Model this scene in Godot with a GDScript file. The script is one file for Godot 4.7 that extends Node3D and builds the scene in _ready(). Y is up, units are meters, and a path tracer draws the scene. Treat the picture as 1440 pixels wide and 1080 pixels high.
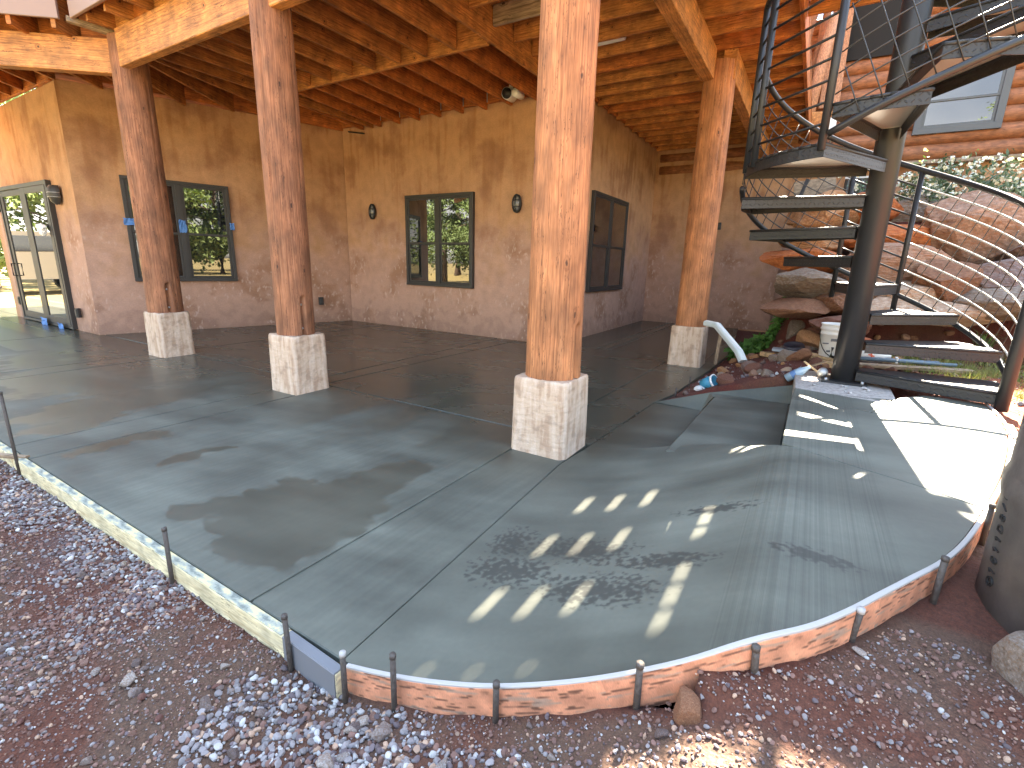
extends Node3D
# A wet concrete patio under a timber deck on log posts, beside a spiral staircase.
# V(x, h, d): x to the right along the house wall, h up, d away from the camera.

const PI2 := TAU
const SX := 0.324          # spiral stair pole
const SD := 4.637
const SR := 0.918
const STEP := 0.216
const TREAD1 := 0.464
const WIND := 1.985
const PADH := 0.36         # height of the stair pad above the patio
var rng := RandomNumberGenerator.new()
var names := {}
var M := {}
var N1 := FastNoiseLite.new()
var N2 := FastNoiseLite.new()
var N3 := FastNoiseLite.new()

func V(x: float, h: float, d: float) -> Vector3:
	return Vector3(x, h, -d)

# ---------------------------------------------------------------- nodes
func numbered(called: String) -> String:
	if not names.has(called):
		names[called] = 0
		return called
	names[called] += 1
	return "%s_%03d" % [called, names[called]]

func meta(o: Node, label := "", category := "", group := "", kind := "") -> Node:
	if label: o.set_meta("label", label)
	if category: o.set_meta("category", category)
	if group: o.set_meta("group", group)
	if kind: o.set_meta("kind", kind)
	return o

func thing(called: String, label: String, category: String, at := Vector3.ZERO, group := "") -> Node3D:
	var o := Node3D.new()
	o.name = numbered(called)
	add_child(o)
	o.position = at
	meta(o, label, category, group)
	return o

func put(called: String, mesh: Mesh, m: Material, parent: Node = null) -> MeshInstance3D:
	var o := MeshInstance3D.new()
	o.mesh = mesh
	o.material_override = m
	if parent == null:
		o.name = numbered(called)
		add_child(o)
	else:
		o.name = called
		parent.add_child(o, true)
	return o

# ---------------------------------------------------------------- mesh building
class MB:
	var st := SurfaceTool.new()
	func _init() -> void:
		st.begin(Mesh.PRIMITIVE_TRIANGLES)
		st.set_smooth_group(-1)
	func smooth(on: bool) -> void:
		st.set_smooth_group(0 if on else -1)
	func tri(a: Vector3, b: Vector3, c: Vector3, out: Vector3, ua := Vector2.ZERO, ub := Vector2.ZERO, uc := Vector2.ZERO) -> void:
		if (a - c).cross(a - b).dot(out) < 0.0:
			var t := b
			b = c
			c = t
			var u := ub
			ub = uc
			uc = u
		st.set_uv(ua); st.add_vertex(a)
		st.set_uv(ub); st.add_vertex(b)
		st.set_uv(uc); st.add_vertex(c)
	func quad(a: Vector3, b: Vector3, c: Vector3, d: Vector3, out: Vector3, ua := Vector2(0, 0), ub := Vector2(1, 0), uc := Vector2(1, 1), ud := Vector2(0, 1)) -> void:
		tri(a, b, c, out, ua, ub, uc)
		tri(a, c, d, out, ua, uc, ud)
	# sweeps a closed profile (x = side, y = up) along points
	func sweep(pts: Array, prof: PackedVector2Array, up := Vector3.UP, caps := true, uvs := 0.5, u0 := 0.0, closed := false) -> void:
		var n := pts.size()
		var rings := []
		var us := []
		var run := u0
		var vs := [0.0]
		for k in prof.size():
			vs.append(vs[k] + prof[k].distance_to(prof[(k + 1) % prof.size()]))
		for i in n:
			var p: Vector3 = pts[i]
			var t: Vector3
			if closed:
				t = pts[(i + 1) % n] - pts[(i - 1 + n) % n]
			else:
				t = pts[mini(i + 1, n - 1)] - pts[maxi(i - 1, 0)]
			t = t.normalized()
			var side := t.cross(up)
			if side.length() < 0.01:
				side = t.cross(Vector3.RIGHT)
			side = side.normalized()
			var u := side.cross(t).normalized()
			if i > 0:
				run += p.distance_to(pts[i - 1])
			us.append(run)
			var r := PackedVector3Array()
			for q in prof:
				r.append(p + side * q.x + u * q.y)
			rings.append(r)
		var m := prof.size()
		for i in (n if closed else n - 1):
			var r0: PackedVector3Array = rings[i]
			var r1: PackedVector3Array = rings[(i + 1) % n]
			var c0: Vector3 = pts[i]
			var ua: float = us[i]
			var ub: float = us[i + 1] if i + 1 < n else run + 0.1
			for k in m:
				var kk := (k + 1) % m
				var mid := (r0[k] + r0[kk]) * 0.5 - c0
				quad(r0[k], r0[kk], r1[kk], r1[k], mid, Vector2(ua, vs[k] * 2.5 + u0) / uvs, Vector2(ua, vs[k + 1] * 2.5 + u0) / uvs, Vector2(ub, vs[k + 1] * 2.5 + u0) / uvs, Vector2(ub, vs[k] * 2.5 + u0) / uvs)
		if caps and not closed:
			for e in [0, n - 1]:
				var r: PackedVector3Array = rings[e]
				var c: Vector3 = pts[e]
				var dir: Vector3 = (pts[0] - pts[1]) if e == 0 else (pts[n - 1] - pts[n - 2])
				for k in m:
					var kk := (k + 1) % m
					tri(c, r[k], r[kk], dir, Vector2(0.1, 0.1), Vector2(0.1, 0.1) + prof[k] / uvs, Vector2(0.1, 0.1) + prof[kk] / uvs)
	static func circle(r: float, n := 12) -> PackedVector2Array:
		var a := PackedVector2Array()
		for k in n:
			a.append(Vector2(cos(TAU * k / n), sin(TAU * k / n)) * r)
		return a
	static func rect(w: float, h: float, b := 0.004) -> PackedVector2Array:
		var x := w / 2
		var y := h / 2
		b = minf(b, minf(x, y) * 0.6)
		return PackedVector2Array([Vector2(-x + b, -y), Vector2(x - b, -y), Vector2(x, -y + b), Vector2(x, y - b), Vector2(x - b, y), Vector2(-x + b, y), Vector2(-x, y - b), Vector2(-x, -y + b)])
	func tube(pts: Array, r: float, n := 10, caps := true) -> void:
		smooth(true)
		sweep(pts, circle(r, n), Vector3.UP, caps)
		smooth(false)
	func bar(a: Vector3, b: Vector3, w: float, h: float, bev := 0.004, up := Vector3.UP, uvs := 0.5, u0 := 0.0) -> void:
		sweep([a, b], rect(w, h, bev), up, true, uvs, u0)
	func box(c: Vector3, s: Vector3, bev := 0.003, uvs := 0.5) -> void:
		sweep([c - Vector3(0, s.y / 2, 0), c + Vector3(0, s.y / 2, 0)], rect(s.x, s.z, bev), Vector3.FORWARD, true, uvs)
	# flat polygon (x, d) between two heights with a chamfered top edge
	func slab(poly: PackedVector2Array, h0: float, h1: float, bev := 0.006, uvscale := 1.0) -> void:
		var idx := Geometry2D.triangulate_polygon(poly)
		if idx.is_empty(): print("EMPTY ", poly)
		var c := Vector2.ZERO
		for p in poly: c += p
		c /= poly.size()
		var ins := PackedVector2Array()
		var n := poly.size()
		var area := 0.0
		for k in n:
			area += poly[k].cross(poly[(k + 1) % n])
		var sgn := 1.0 if area > 0 else -1.0
		for k in n:
			var e0 := (poly[k] - poly[(k - 1 + n) % n]).normalized()
			var e1 := (poly[(k + 1) % n] - poly[k]).normalized()
			var n0 := Vector2(-e0.y, e0.x) * sgn
			var n1 := Vector2(-e1.y, e1.x) * sgn
			var b := n0 + n1
			b = b / maxf(b.length_squared() / 2.0, 0.3)
			ins.append(poly[k] + b * bev)
		for k in range(0, idx.size(), 3):
			var a := ins[idx[k]]
			var b := ins[idx[k + 1]]
			var d := ins[idx[k + 2]]
			tri(Vector3(a.x, h1, -a.y), Vector3(b.x, h1, -b.y), Vector3(d.x, h1, -d.y), Vector3.UP, a * uvscale, b * uvscale, d * uvscale)
		for k in n:
			var kk := (k + 1) % n
			var a := poly[k]
			var b := poly[kk]
			var mid := (a + b) * 0.5 - c
			var e := (b - a)
			var nn := Vector2(e.y, -e.x) * sgn
			var out := Vector3(nn.x, 0.0, -nn.y)
			quad(Vector3(a.x, h0, -a.y), Vector3(b.x, h0, -b.y), Vector3(b.x, h1 - bev, -b.y), Vector3(a.x, h1 - bev, -a.y), out, a * uvscale, b * uvscale, b * uvscale, a * uvscale)
			var ia := ins[k]
			var ib := ins[kk]
			quad(Vector3(a.x, h1 - bev, -a.y), Vector3(b.x, h1 - bev, -b.y), Vector3(ib.x, h1, -ib.y), Vector3(ia.x, h1, -ia.y), out + Vector3.UP, a * uvscale, b * uvscale, ib * uvscale, ia * uvscale)
	func done() -> ArrayMesh:
		st.generate_normals()
		return st.commit()

func ico(sub: int) -> Array:
	var t := (1.0 + sqrt(5.0)) / 2.0
	var v := [Vector3(-1, t, 0), Vector3(1, t, 0), Vector3(-1, -t, 0), Vector3(1, -t, 0), Vector3(0, -1, t), Vector3(0, 1, t), Vector3(0, -1, -t), Vector3(0, 1, -t), Vector3(t, 0, -1), Vector3(t, 0, 1), Vector3(-t, 0, -1), Vector3(-t, 0, 1)]
	for k in v.size(): v[k] = v[k].normalized()
	var f := [0, 11, 5, 0, 5, 1, 0, 1, 7, 0, 7, 10, 0, 10, 11, 1, 5, 9, 5, 11, 4, 11, 10, 2, 10, 7, 6, 7, 1, 8, 3, 9, 4, 3, 4, 2, 3, 2, 6, 3, 6, 8, 3, 8, 9, 4, 9, 5, 2, 4, 11, 6, 2, 10, 8, 6, 7, 9, 8, 1]
	for s in sub:
		var mid := {}
		var g := []
		for k in range(0, f.size(), 3):
			var abc := [f[k], f[k + 1], f[k + 2]]
			var ms := []
			for e in 3:
				var i: int = mini(abc[e], abc[(e + 1) % 3])
				var j: int = maxi(abc[e], abc[(e + 1) % 3])
				var key := i * 100000 + j
				if not mid.has(key):
					mid[key] = v.size()
					v.append(((v[i] + v[j]) * 0.5).normalized())
				ms.append(mid[key])
			g.append_array([abc[0], ms[0], ms[2], abc[1], ms[1], ms[0], abc[2], ms[2], ms[1], ms[0], ms[1], ms[2]])
		f = g
	return [v, f]

var icos := {}
# an angular stone: sphere cut by random planes, roughened by noise
func rock_mesh(sub: int, seed_: int, cuts := 9, rough := 0.08, size := Vector3.ONE, smoothed := false) -> ArrayMesh:
	if not icos.has(sub): icos[sub] = ico(sub)
	var r := RandomNumberGenerator.new()
	r.seed = seed_
	var planes := []
	for k in cuts:
		var n := Vector3(r.randfn(), r.randfn(), r.randfn()).normalized()
		planes.append([n, r.randf_range(0.5, 0.85)])
	var vs := []
	for p in icos[sub][0]:
		var q: Vector3 = p
		for pl in planes:
			var over: float = q.dot(pl[0]) - pl[1]
			if over > 0: q -= pl[0] * over * 0.92
		var o := Vector3(seed_ * 7.3, seed_ * 1.7, 0)
		q *= 1.0 + rough * N1.get_noise_3dv((p + o) * 55.0) + rough * 0.6 * N1.get_noise_3dv((p + o) * 150.0) + rough * 0.35 * N2.get_noise_3dv((p + o) * 260.0)
		vs.append(q * size)
	var m := MB.new()
	m.smooth(smoothed)
	var f: Array = icos[sub][1]
	for k in range(0, f.size(), 3):
		var a: Vector3 = vs[f[k]]
		var b: Vector3 = vs[f[k + 1]]
		var c: Vector3 = vs[f[k + 2]]
		m.tri(a, b, c, a + b + c, Vector2(a.x, a.y), Vector2(b.x, b.y), Vector2(c.x, c.y))
	return m.done()

# ---------------------------------------------------------------- textures
func tex(w: int, h: int, f: Callable) -> ImageTexture:
	var d := PackedByteArray()
	d.resize(w * h * 3)
	var k := 0
	for y in h:
		for x in w:
			var c: Vector3 = f.call(x, y)
			d[k] = clampi(int(c.x * 255.0), 0, 255)
			d[k + 1] = clampi(int(c.y * 255.0), 0, 255)
			d[k + 2] = clampi(int(c.z * 255.0), 0, 255)
			k += 3
	return ImageTexture.create_from_image(Image.create_from_data(w, h, false, Image.FORMAT_RGB8, d))

func noise_tex(w: int, freq: float, oct: int, normal := 0.0, seed_ := 1, cellular := false) -> ImageTexture:
	var n := FastNoiseLite.new()
	n.seed = seed_
	n.frequency = freq
	n.fractal_octaves = oct
	if cellular:
		n.noise_type = FastNoiseLite.TYPE_CELLULAR
		n.cellular_return_type = FastNoiseLite.RETURN_DISTANCE
	var im := n.get_seamless_image(w, w)
	if normal > 0.0:
		im.convert(Image.FORMAT_RGBA8)
		im.bump_map_to_normal_map(normal)
	return ImageTexture.create_from_image(im)

func mat(c: Color, rough := 0.8, metal := 0.0, t: Texture2D = null) -> StandardMaterial3D:
	var m := StandardMaterial3D.new()
	m.albedo_color = c
	m.roughness = rough
	m.metallic = metal
	if t: m.albedo_texture = t
	return m

func lin(r: float, g: float, b: float) -> Color:
	return Color(r, g, b).linear_to_srgb()

func nrm(m: StandardMaterial3D, t: Texture2D, s := 1.0) -> StandardMaterial3D:
	m.normal_enabled = true
	m.normal_texture = t
	m.normal_scale = s
	return m

func tri_planar(m: StandardMaterial3D, s: float, world := true) -> StandardMaterial3D:
	m.uv1_triplanar = true
	m.uv1_world_triplanar = world
	m.uv1_scale = Vector3(s, s, s)
	return m

func s01(x: float, a: float, b: float) -> float:
	return smoothstep(a, b, x)

func materials() -> void:
	N1.seed = 3; N1.frequency = 0.01; N1.fractal_octaves = 5
	N2.seed = 11; N2.frequency = 0.02; N2.fractal_octaves = 3
	N3.seed = 29; N3.frequency = 0.05; N3.fractal_octaves = 2; N3.noise_type = FastNoiseLite.TYPE_PERLIN
	# stucco, u over 8 m, v over 4 m; mottled earth plaster, chalky and scuffed low down, streaked up high
	var st := tex(1024, 512, func(x: int, y: int) -> Vector3:
		var h := (511 - y) / 511.0 * 4.0
		var fx := float(x)
		var fy := float(y)
		var big := N1.get_noise_2d(fx * 0.8, fy * 0.8)
		var mid := N2.get_noise_2d(fx * 1.6 + 300.0, fy * 1.6)
		var streak := N2.get_noise_2d(fx * 2.2, fy * 0.22 + 900.0)
		var fine := N3.get_noise_2d(fx * 9.0, fy * 9.0)
		var c := Vector3(0.77, 0.605, 0.44)
		var low := s01(1.75 - h + big * 0.9 + mid * 0.25, -0.35, 0.55)
		c = c.lerp(Vector3(0.76, 0.615, 0.51), low)
		var dark := s01(streak * 0.6 + big * 0.6, -0.12, 0.55) * s01(h, 1.2, 2.6)
		c = c.lerp(Vector3(0.60, 0.41, 0.25), dark * 0.5)
		var damp := s01(big * 1.0 + mid * 0.35, -0.02, 0.6)
		c = c.lerp(Vector3(0.58, 0.42, 0.30), damp * 0.6)
		var grime := s01(0.5 - h + mid * 0.5, 0.0, 0.6)
		c = c.lerp(Vector3(0.54, 0.43, 0.36), grime * 0.55)
		var scuff := s01(N2.get_noise_2d(fx * 4.0 + fy * 1.5, fy * 2.0 - fx * 2.0), 0.26, 0.5) * s01(big + 0.25, 0.0, 0.5) * s01(2.0 - h, 0.2, 0.7)
		c = c.lerp(Vector3(0.85, 0.76, 0.68), scuff * 0.6)
		return c * (1.0 + fine * 0.08 + mid * 0.07))
	M.stucco = nrm(mat(Color(0.93, 0.92, 0.95), 0.92, 0.0, st), noise_tex(512, 0.02, 5, 3.0, 5), 0.5)
	# log columns: u along 2 m, v around
	var wood := func(base: Vector3, dark: Vector3, pale: Vector3, w: int, h: int, k: float) -> ImageTexture:
		var pick := func(fx: float, fy: float) -> Vector3:
			var g := N1.get_noise_2d(fx * 0.3, fy * 16.0 * k + 22.0 * N2.get_noise_2d(fx * 0.5, fy * 0.6))
			var g2 := N2.get_noise_2d(fx * 0.45 + 700.0, fy * 22.0 * k)
			var g3 := N3.get_noise_2d(fx * 0.55 + 40.0, fy * 17.0 * k)
			var big := N1.get_noise_2d(fx * 0.9 + 99.0, fy * 1.3)
			var c := base.lerp(dark, s01(g, 0.05, 0.5) * 0.6)
			c = c.lerp(pale, s01(-g, 0.1, 0.5) * 0.5)
			c *= 1.0 + g3 * 0.22 + big * 0.26
			var crack := absf(N2.get_noise_2d(fx * 0.16 + 333.0, fy * 5.0 * k + 10.0 * N2.get_noise_2d(fx * 0.7, fy * 0.9)))
			c = c.lerp(dark * 0.5, (1.0 - s01(crack, 0.006, 0.028)) * s01(N1.get_noise_2d(fx * 0.5 + 800.0, fy * 2.5), -0.05, 0.2) * 0.8)
			c = c.lerp(dark, s01(g2, 0.3, 0.55) * 0.5)
			# knots
			var cell := Vector2(fx / 150.0, fy / (110.0 / k))
			var ci := cell.floor()
			var hsh := fmod(absf(sin(ci.x * 12.9 + ci.y * 78.2) * 43758.5), 1.0)
			if hsh > 0.52:
				var off := Vector2(fmod(hsh * 37.0, 1.0) - 0.5, fmod(hsh * 91.0, 1.0) - 0.5) * 0.5
				var kp := (cell - ci - Vector2(0.5, 0.5) - off) * Vector2(150.0, 110.0 / k)
				var dd := Vector2(kp.x * 0.7, kp.y * 1.2).length() + N3.get_noise_2d(fx * 3.0, fy * 3.0) * 3.0
				c = c.lerp(dark * 0.5, (1.0 - s01(dd, 2.0, 6.0)) * 0.85)
				c = c.lerp(dark, (1.0 - s01(absf(dd - 9.0), 1.0, 4.0)) * 0.45)
			return c
		return tex(w, h, func(x: int, y: int) -> Vector3:
			var c: Vector3 = pick.call(float(x), float(y))
			if x > w - 90:
				var e: Vector3 = pick.call(float(x - w), float(y))
				c = c.lerp(e, (x - w + 90) / 90.0)
			if y > h - 24:
				var e: Vector3 = pick.call(float(x), float(y - h))
				c = c.lerp(e, (y - h + 24) / 24.0)
			return c)
	var logt: ImageTexture = wood.call(Vector3(0.61, 0.44, 0.335), Vector3(0.42, 0.275, 0.195), Vector3(0.70, 0.55, 0.45), 1024, 512, 0.9)
	M.log_red = nrm(mat(Color(0.90, 0.83, 0.76), 0.75, 0.0, logt), noise_tex(512, 0.03, 4, 2.0, 9), 0.35)
	M.log_orange = nrm(mat(Color(1.08, 0.99, 0.84), 0.7, 0.0, logt), noise_tex(512, 0.03, 4, 2.0, 9), 0.35)
	M.log_pale = nrm(mat(Color(1.12, 1.12, 1.1), 0.7, 0.0, logt), noise_tex(512, 0.03, 4, 2.0, 9), 0.35)
	var beamt: ImageTexture = wood.call(Vector3(0.72, 0.495, 0.265), Vector3(0.47, 0.285, 0.135), Vector3(0.83, 0.62, 0.37), 1024, 256, 0.9)
	M.beam = mat(Color(1.02, 1.0, 1.0), 0.6, 0.0, beamt)
	M.joist = mat(Color(0.97, 0.93, 0.88), 0.7, 0.0, beamt)
	M.joist_dark = mat(Color(0.88, 0.82, 0.74), 0.75, 0.0, beamt)
	M.joist_red = mat(Color(0.95, 0.82, 0.70), 0.7, 0.0, beamt)
	var greyt: ImageTexture = wood.call(Vector3(0.58, 0.50, 0.41), Vector3(0.36, 0.29, 0.22), Vector3(0.72, 0.65, 0.55), 512, 256, 0.5)
	M.joist_grey = mat(Color(1, 1, 1), 0.8, 0.0, greyt)
	M.log_wall = mat(Color(0.92, 0.82, 0.70), 0.7, 0.0, logt)
	var pine: ImageTexture = wood.call(Vector3(0.82, 0.775, 0.63), Vector3(0.64, 0.57, 0.43), Vector3(0.88, 0.85, 0.73), 512, 128, 0.4)
	M.pine = mat(Color(1, 1, 1), 0.75, 0.0, pine)
	M.plank = mat(Color(0.95, 0.86, 0.80), 0.75, 0.0, pine)
	# cement-smeared top of the forms
	M.smear = mat(Color(1, 1, 1), 0.85, 0.0, tex(512, 64, func(x: int, y: int) -> Vector3:
		var a := N1.get_noise_2d(x * 0.9, y * 9.0)
		var b := N3.get_noise_2d(x * 3.0, y * 14.0)
		return Vector3(0.62, 0.63, 0.58).lerp(Vector3(0.80, 0.75, 0.57), s01(a + b * 0.3, -0.05, 0.3)).lerp(Vector3(0.42, 0.44, 0.41), s01(-a + b * 0.2, 0.12, 0.4) * 0.8)))
	M.orange = mat(Color(1, 1, 1), 0.7, 0.0, tex(1024, 64, func(x: int, y: int) -> Vector3:
		var a := N1.get_noise_2d(x * 0.35, y * 16.0)
		var b := N2.get_noise_2d(x * 0.30 + 400.0, y * 20.0)
		var c := Vector3(0.81, 0.56, 0.43) * (1.0 + 0.22 * N1.get_noise_2d(x * 0.8, y * 6.0))
		c = c.lerp(Vector3(0.30, 0.21, 0.165), s01(b, 0.22, 0.45) * 0.75)
		c = c.lerp(Vector3(0.60, 0.54, 0.48), s01(a, 0.20, 0.42) * 0.7)
		return c * (1.0 + 0.12 * N3.get_noise_2d(x * 9.0, y * 9.0))))
	# patio concrete, planar map: x -8.2..1.2, d 0.6..6.8 ; wet patches are stains with a shape of their own
	var wet := func(px: float, pd: float) -> float:
		var wx := px + 0.14 * N1.get_noise_2d(px * 90.0, pd * 200.0) + 0.05 * N2.get_noise_2d(px * 180.0, pd * 400.0)
		var wd := pd + 0.22 * N1.get_noise_2d(px * 90.0 + 500.0, pd * 200.0) + 0.08 * N2.get_noise_2d(px * 150.0, pd * 320.0 + 70.0)
		var v := -1.0
		for e in [[-1.84, 1.22, 0.27, 0.40], [-1.92, 1.70, 0.24, 0.42], [-2.42, 1.14, 0.10, 0.18], [-2.16, 1.30, 0.26, 0.25], [-2.05, 1.08, 0.15, 0.14], [-3.04, 1.32, 0.07, 0.20], [-3.66, 1.22, 0.10, 0.36], [-4.75, 1.65, 0.40, 0.75], [-5.6, 2.0, 0.6, 0.9], [-7.2, 2.3, 1.2, 0.9], [-4.35, 1.15, 0.16, 0.3], [-6.2, 1.5, 0.5, 0.3], [-9.5, 2.4, 3.0, 0.7]]:
			var q := Vector2((wx - e[0]) / e[2], (wd - e[1]) / e[3])
			v = maxf(v, 1.0 - q.length())
		var hard := s01(v + 0.25 * N2.get_noise_2d(px * 260.0, pd * 110.0 + 33.0), -0.05, 0.16)
		var soft := s01(wd + 0.5 * N1.get_noise_2d(px * 160.0, pd * 40.0) - 0.25 * clampf(-px - 3.0, 0.0, 3.0) * -1.0, 1.9, 3.3) * s01(-px, 0.6, 1.2)
		return maxf(hard * 0.68, soft)
	var tiny := func(px: float, pd: float) -> float:
		var v := 0.0
		for e in [[-0.62, 1.62, 0.30, 0.13], [-0.47, 1.36, 0.30, 0.13], [-0.85, 1.42, 0.22, 0.16], [-0.95, 1.62, 0.12, 0.2], [-0.30, 1.55, 0.22, 0.08], [0.12, 1.6, 0.16, 0.06], [-0.2, 1.95, 0.2, 0.06]]:
			var q := Vector2((px - e[0]) / e[2], (pd - e[1]) / e[3])
			v = maxf(v, 1.0 - q.length())
		return s01(v + 0.75 * N2.get_noise_2d(px * 1500.0, pd * 1500.0) + 0.25 * N1.get_noise_2d(px * 500.0, pd * 500.0), 0.3, 0.62) * s01(v, 0.0, 0.15)
	var cw := 1536
	var ch := 1024
	var rough := PackedByteArray()
	rough.resize(cw * ch)
	var conc := tex(cw, ch, func(x: int, y: int) -> Vector3:
		var px := -8.2 + 9.4 * (x + 0.5) / cw
		var pd := 0.6 + 6.2 * (y + 0.5) / ch
		var w: float = wet.call(px, pd)
		var tn: float = tiny.call(px, pd) if pd < 2.3 and px > -1.3 else 0.0
		var sweepn := N1.get_noise_2d(px * 70.0 + pd * 20.0, pd * 260.0 - px * 60.0)
		var cloud := N1.get_noise_2d(px * 130.0, pd * 130.0 + 600.0)
		var fine := N3.get_noise_2d(x * 7.0, y * 7.0)
		var c := Vector3(0.575, 0.59, 0.572)
		var trowel := N2.get_noise_2d(px * 1500.0 + 60.0 * sin(pd * 1.3), pd * 45.0) + 0.6 * N2.get_noise_2d(px * 500.0 - pd * 260.0, pd * 60.0 + px * 70.0)
		c *= 1.0 + (0.0 if px > -1.1 else 0.06) * trowel
		c *= 1.0 + 0.20 * sweepn + 0.20 * cloud + 0.035 * fine
		c = c.lerp(Vector3(0.475, 0.477, 0.450) * (1.0 + 0.16 * sweepn), w)
		c = c.lerp(Vector3(0.36, 0.365, 0.36), tn * 0.75)
		var r := 0.62 + 0.12 * cloud
		r = lerpf(r, 0.26 + 0.06 * sweepn, w)
		rough[y * cw + x] = clampi(int(r * 255.0), 30, 250)
		return c)
	var grain := tex(512, 512, func(x: int, y: int) -> Vector3:
		var a := 0.86 + 0.16 * N3.get_noise_2d(x * 14.0, y * 14.0) + 0.10 * N2.get_noise_2d(x * 3.0, y * 3.0)
		if N3.get_noise_2d(x * 8.0 + 900.0, y * 8.0) > 0.62: a *= 0.72
		return Vector3(a, a, a))
	M.slab = mat(Color(0.715, 0.71, 0.66), 1.0, 0.0, conc)
	M.slab.roughness_texture = ImageTexture.create_from_image(Image.create_from_data(cw, ch, false, Image.FORMAT_L8, rough))
	M.slab.texture_repeat = false
	M.slab.detail_enabled = true
	M.slab.detail_albedo = grain
	M.slab.detail_blend_mode = BaseMaterial3D.BLEND_MODE_MUL
	M.slab.detail_uv_layer = BaseMaterial3D.DETAIL_UV_2
	nrm(M.slab, noise_tex(512, 0.03, 4, 1.5, 21), 0.0)
	M.slab.normal_enabled = false
	M.old_concrete = tri_planar(nrm(mat(Color(1, 1, 1), 0.9, 0.0, tex(256, 256, func(x: int, y: int) -> Vector3:
		var a := N1.get_noise_2d(x * 5.0, y * 5.0)
		return Vector3(0.66, 0.63, 0.60) * (1.0 + 0.22 * a + 0.12 * N3.get_noise_2d(x * 9.0, y * 9.0)))), noise_tex(256, 0.05, 4, 3.0, 31), 0.6), 2.0)
	# pier plaster: pinkish white with rust-tan runs; u around, v up (0..0.5)
	M.pier = nrm(mat(Color(1, 1, 1), 0.9, 0.0, tex(512, 256, func(x: int, y: int) -> Vector3:
		var run := N2.get_noise_2d(x * 2.4, y * 0.25)
		var blot := N1.get_noise_2d(x * 2.2, y * 2.2)
		var c := Vector3(0.775, 0.68, 0.59).lerp(Vector3(0.66, 0.545, 0.45), s01(run + blot * 0.4, -0.05, 0.5) * 0.7)
		c = c.lerp(Vector3(0.84, 0.77, 0.70), s01(-run, 0.1, 0.5) * 0.5)
		c = c.lerp(Vector3(0.58, 0.51, 0.45), s01(blot, 0.2, 0.6) * 0.35)
		return c * (1.0 + 0.09 * N3.get_noise_2d(x * 8.0, y * 8.0)))), noise_tex(256, 0.04, 5, 3.0, 41), 0.7)
	# red cinder ground
	M.dirt = tri_planar(nrm(mat(Color(1, 1, 1), 0.95, 0.0, tex(512, 512, func(x: int, y: int) -> Vector3:
		var a := N3.get_noise_2d(x * 6.0, y * 6.0)
		var b := N2.get_noise_2d(x * 2.5, y * 2.5 + 80.0)
		var c := Vector3(0.56, 0.48, 0.435) * (1.0 + 0.30 * a + 0.18 * b)
		c = c.lerp(Vector3(0.70, 0.66, 0.65), s01(N3.get_noise_2d(x * 9.0 + 77.0, y * 9.0), 0.35, 0.5) * 0.6)
		return c)), noise_tex(512, 0.06, 4, 6.0, 51), 1.0), 1.6)
	M.dirt.vertex_color_use_as_albedo = true
	M.stone = mat(Color(1, 1, 1), 0.9)
	M.stone.vertex_color_use_as_albedo = true
	var rockt := tex(512, 512, func(x: int, y: int) -> Vector3:
		var a := N1.get_noise_2d(x * 1.5, y * 1.5)
		var b := N2.get_noise_2d(x * 3.0, y * 1.2 + 60.0)
		var c := N3.get_noise_2d(x * 6.0, y * 6.0)
		var v := Vector3(0.80, 0.77, 0.75) * (0.86 + 0.42 * a + 0.22 * b + 0.2 * c)
		v = v.lerp(Vector3(0.86, 0.62, 0.40), s01(-a + b * 0.6, 0.12, 0.4) * 0.5)
		return v.lerp(Vector3(0.38, 0.31, 0.28), s01(b + c * 0.5, 0.2, 0.5) * 0.6))
	var rockn := noise_tex(512, 0.025, 5, 5.0, 61)
	for k in [["tan", 0.86, 0.68, 0.50], ["orange", 0.88, 0.54, 0.29], ["pink", 0.82, 0.68, 0.58], ["grey", 0.70, 0.66, 0.61], ["brown", 0.66, 0.49, 0.37], ["violet", 0.64, 0.57, 0.55], ["pale", 0.90, 0.82, 0.73], ["rust", 0.60, 0.43, 0.36]]:
		M["rock_" + k[0]] = tri_planar(nrm(mat(Color(k[1], k[2], k[3]), 0.9, 0.0, rockt), rockn, 0.9), 1.3, false)
	M.steel = nrm(mat(lin(0.028, 0.029, 0.031), 0.42, 0.25), noise_tex(256, 0.05, 3, 1.0, 71), 0.15)
	var plate := tex(128, 128, func(x: int, y: int) -> Vector3:
		var cx := x % 32
		var cy := y % 32
		var odd := (int(x / 32) + int(y / 32)) % 2
		var u := (cx + cy - 31) * 0.7071 if odd == 0 else (cx - cy) * 0.7071
		var w := (cx - cy) * 0.7071 if odd == 0 else (cx + cy - 31) * 0.7071
		var e := 1.0 - s01(Vector2(u / 13.0, w / 3.6).length(), 0.6, 1.0)
		return Vector3(e, e, e))
	M.tread = tri_planar(mat(lin(0.032, 0.033, 0.035), 0.45, 0.3), 8.0)
	M.tread.heightmap_enabled = true
	M.tread.heightmap_texture = plate
	M.tread.heightmap_scale = 0.25
	M.under = mat(lin(0.46, 0.43, 0.37), 0.4, 0.35)  # pale tone paints the glow of the sunlit slab onto the undersides
	M.wire_sunlit = mat(lin(0.55, 0.54, 0.50), 0.35, 0.3)  # sunlight on the right-hand panel is put into this paler colour
	M.wire = mat(lin(0.05, 0.05, 0.05), 0.4, 0.4)
	M.frame = mat(lin(0.035, 0.033, 0.031), 0.5)
	M.frame_grey = mat(lin(0.075, 0.08, 0.082), 0.5)
	M.glass = mat(lin(0.012, 0.014, 0.014), 0.015)
	M.glass.metallic_specular = 0.75
	M.glass.clearcoat_enabled = true
	M.glass.clearcoat = 1.0
	M.glass.clearcoat_roughness = 0.01
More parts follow.
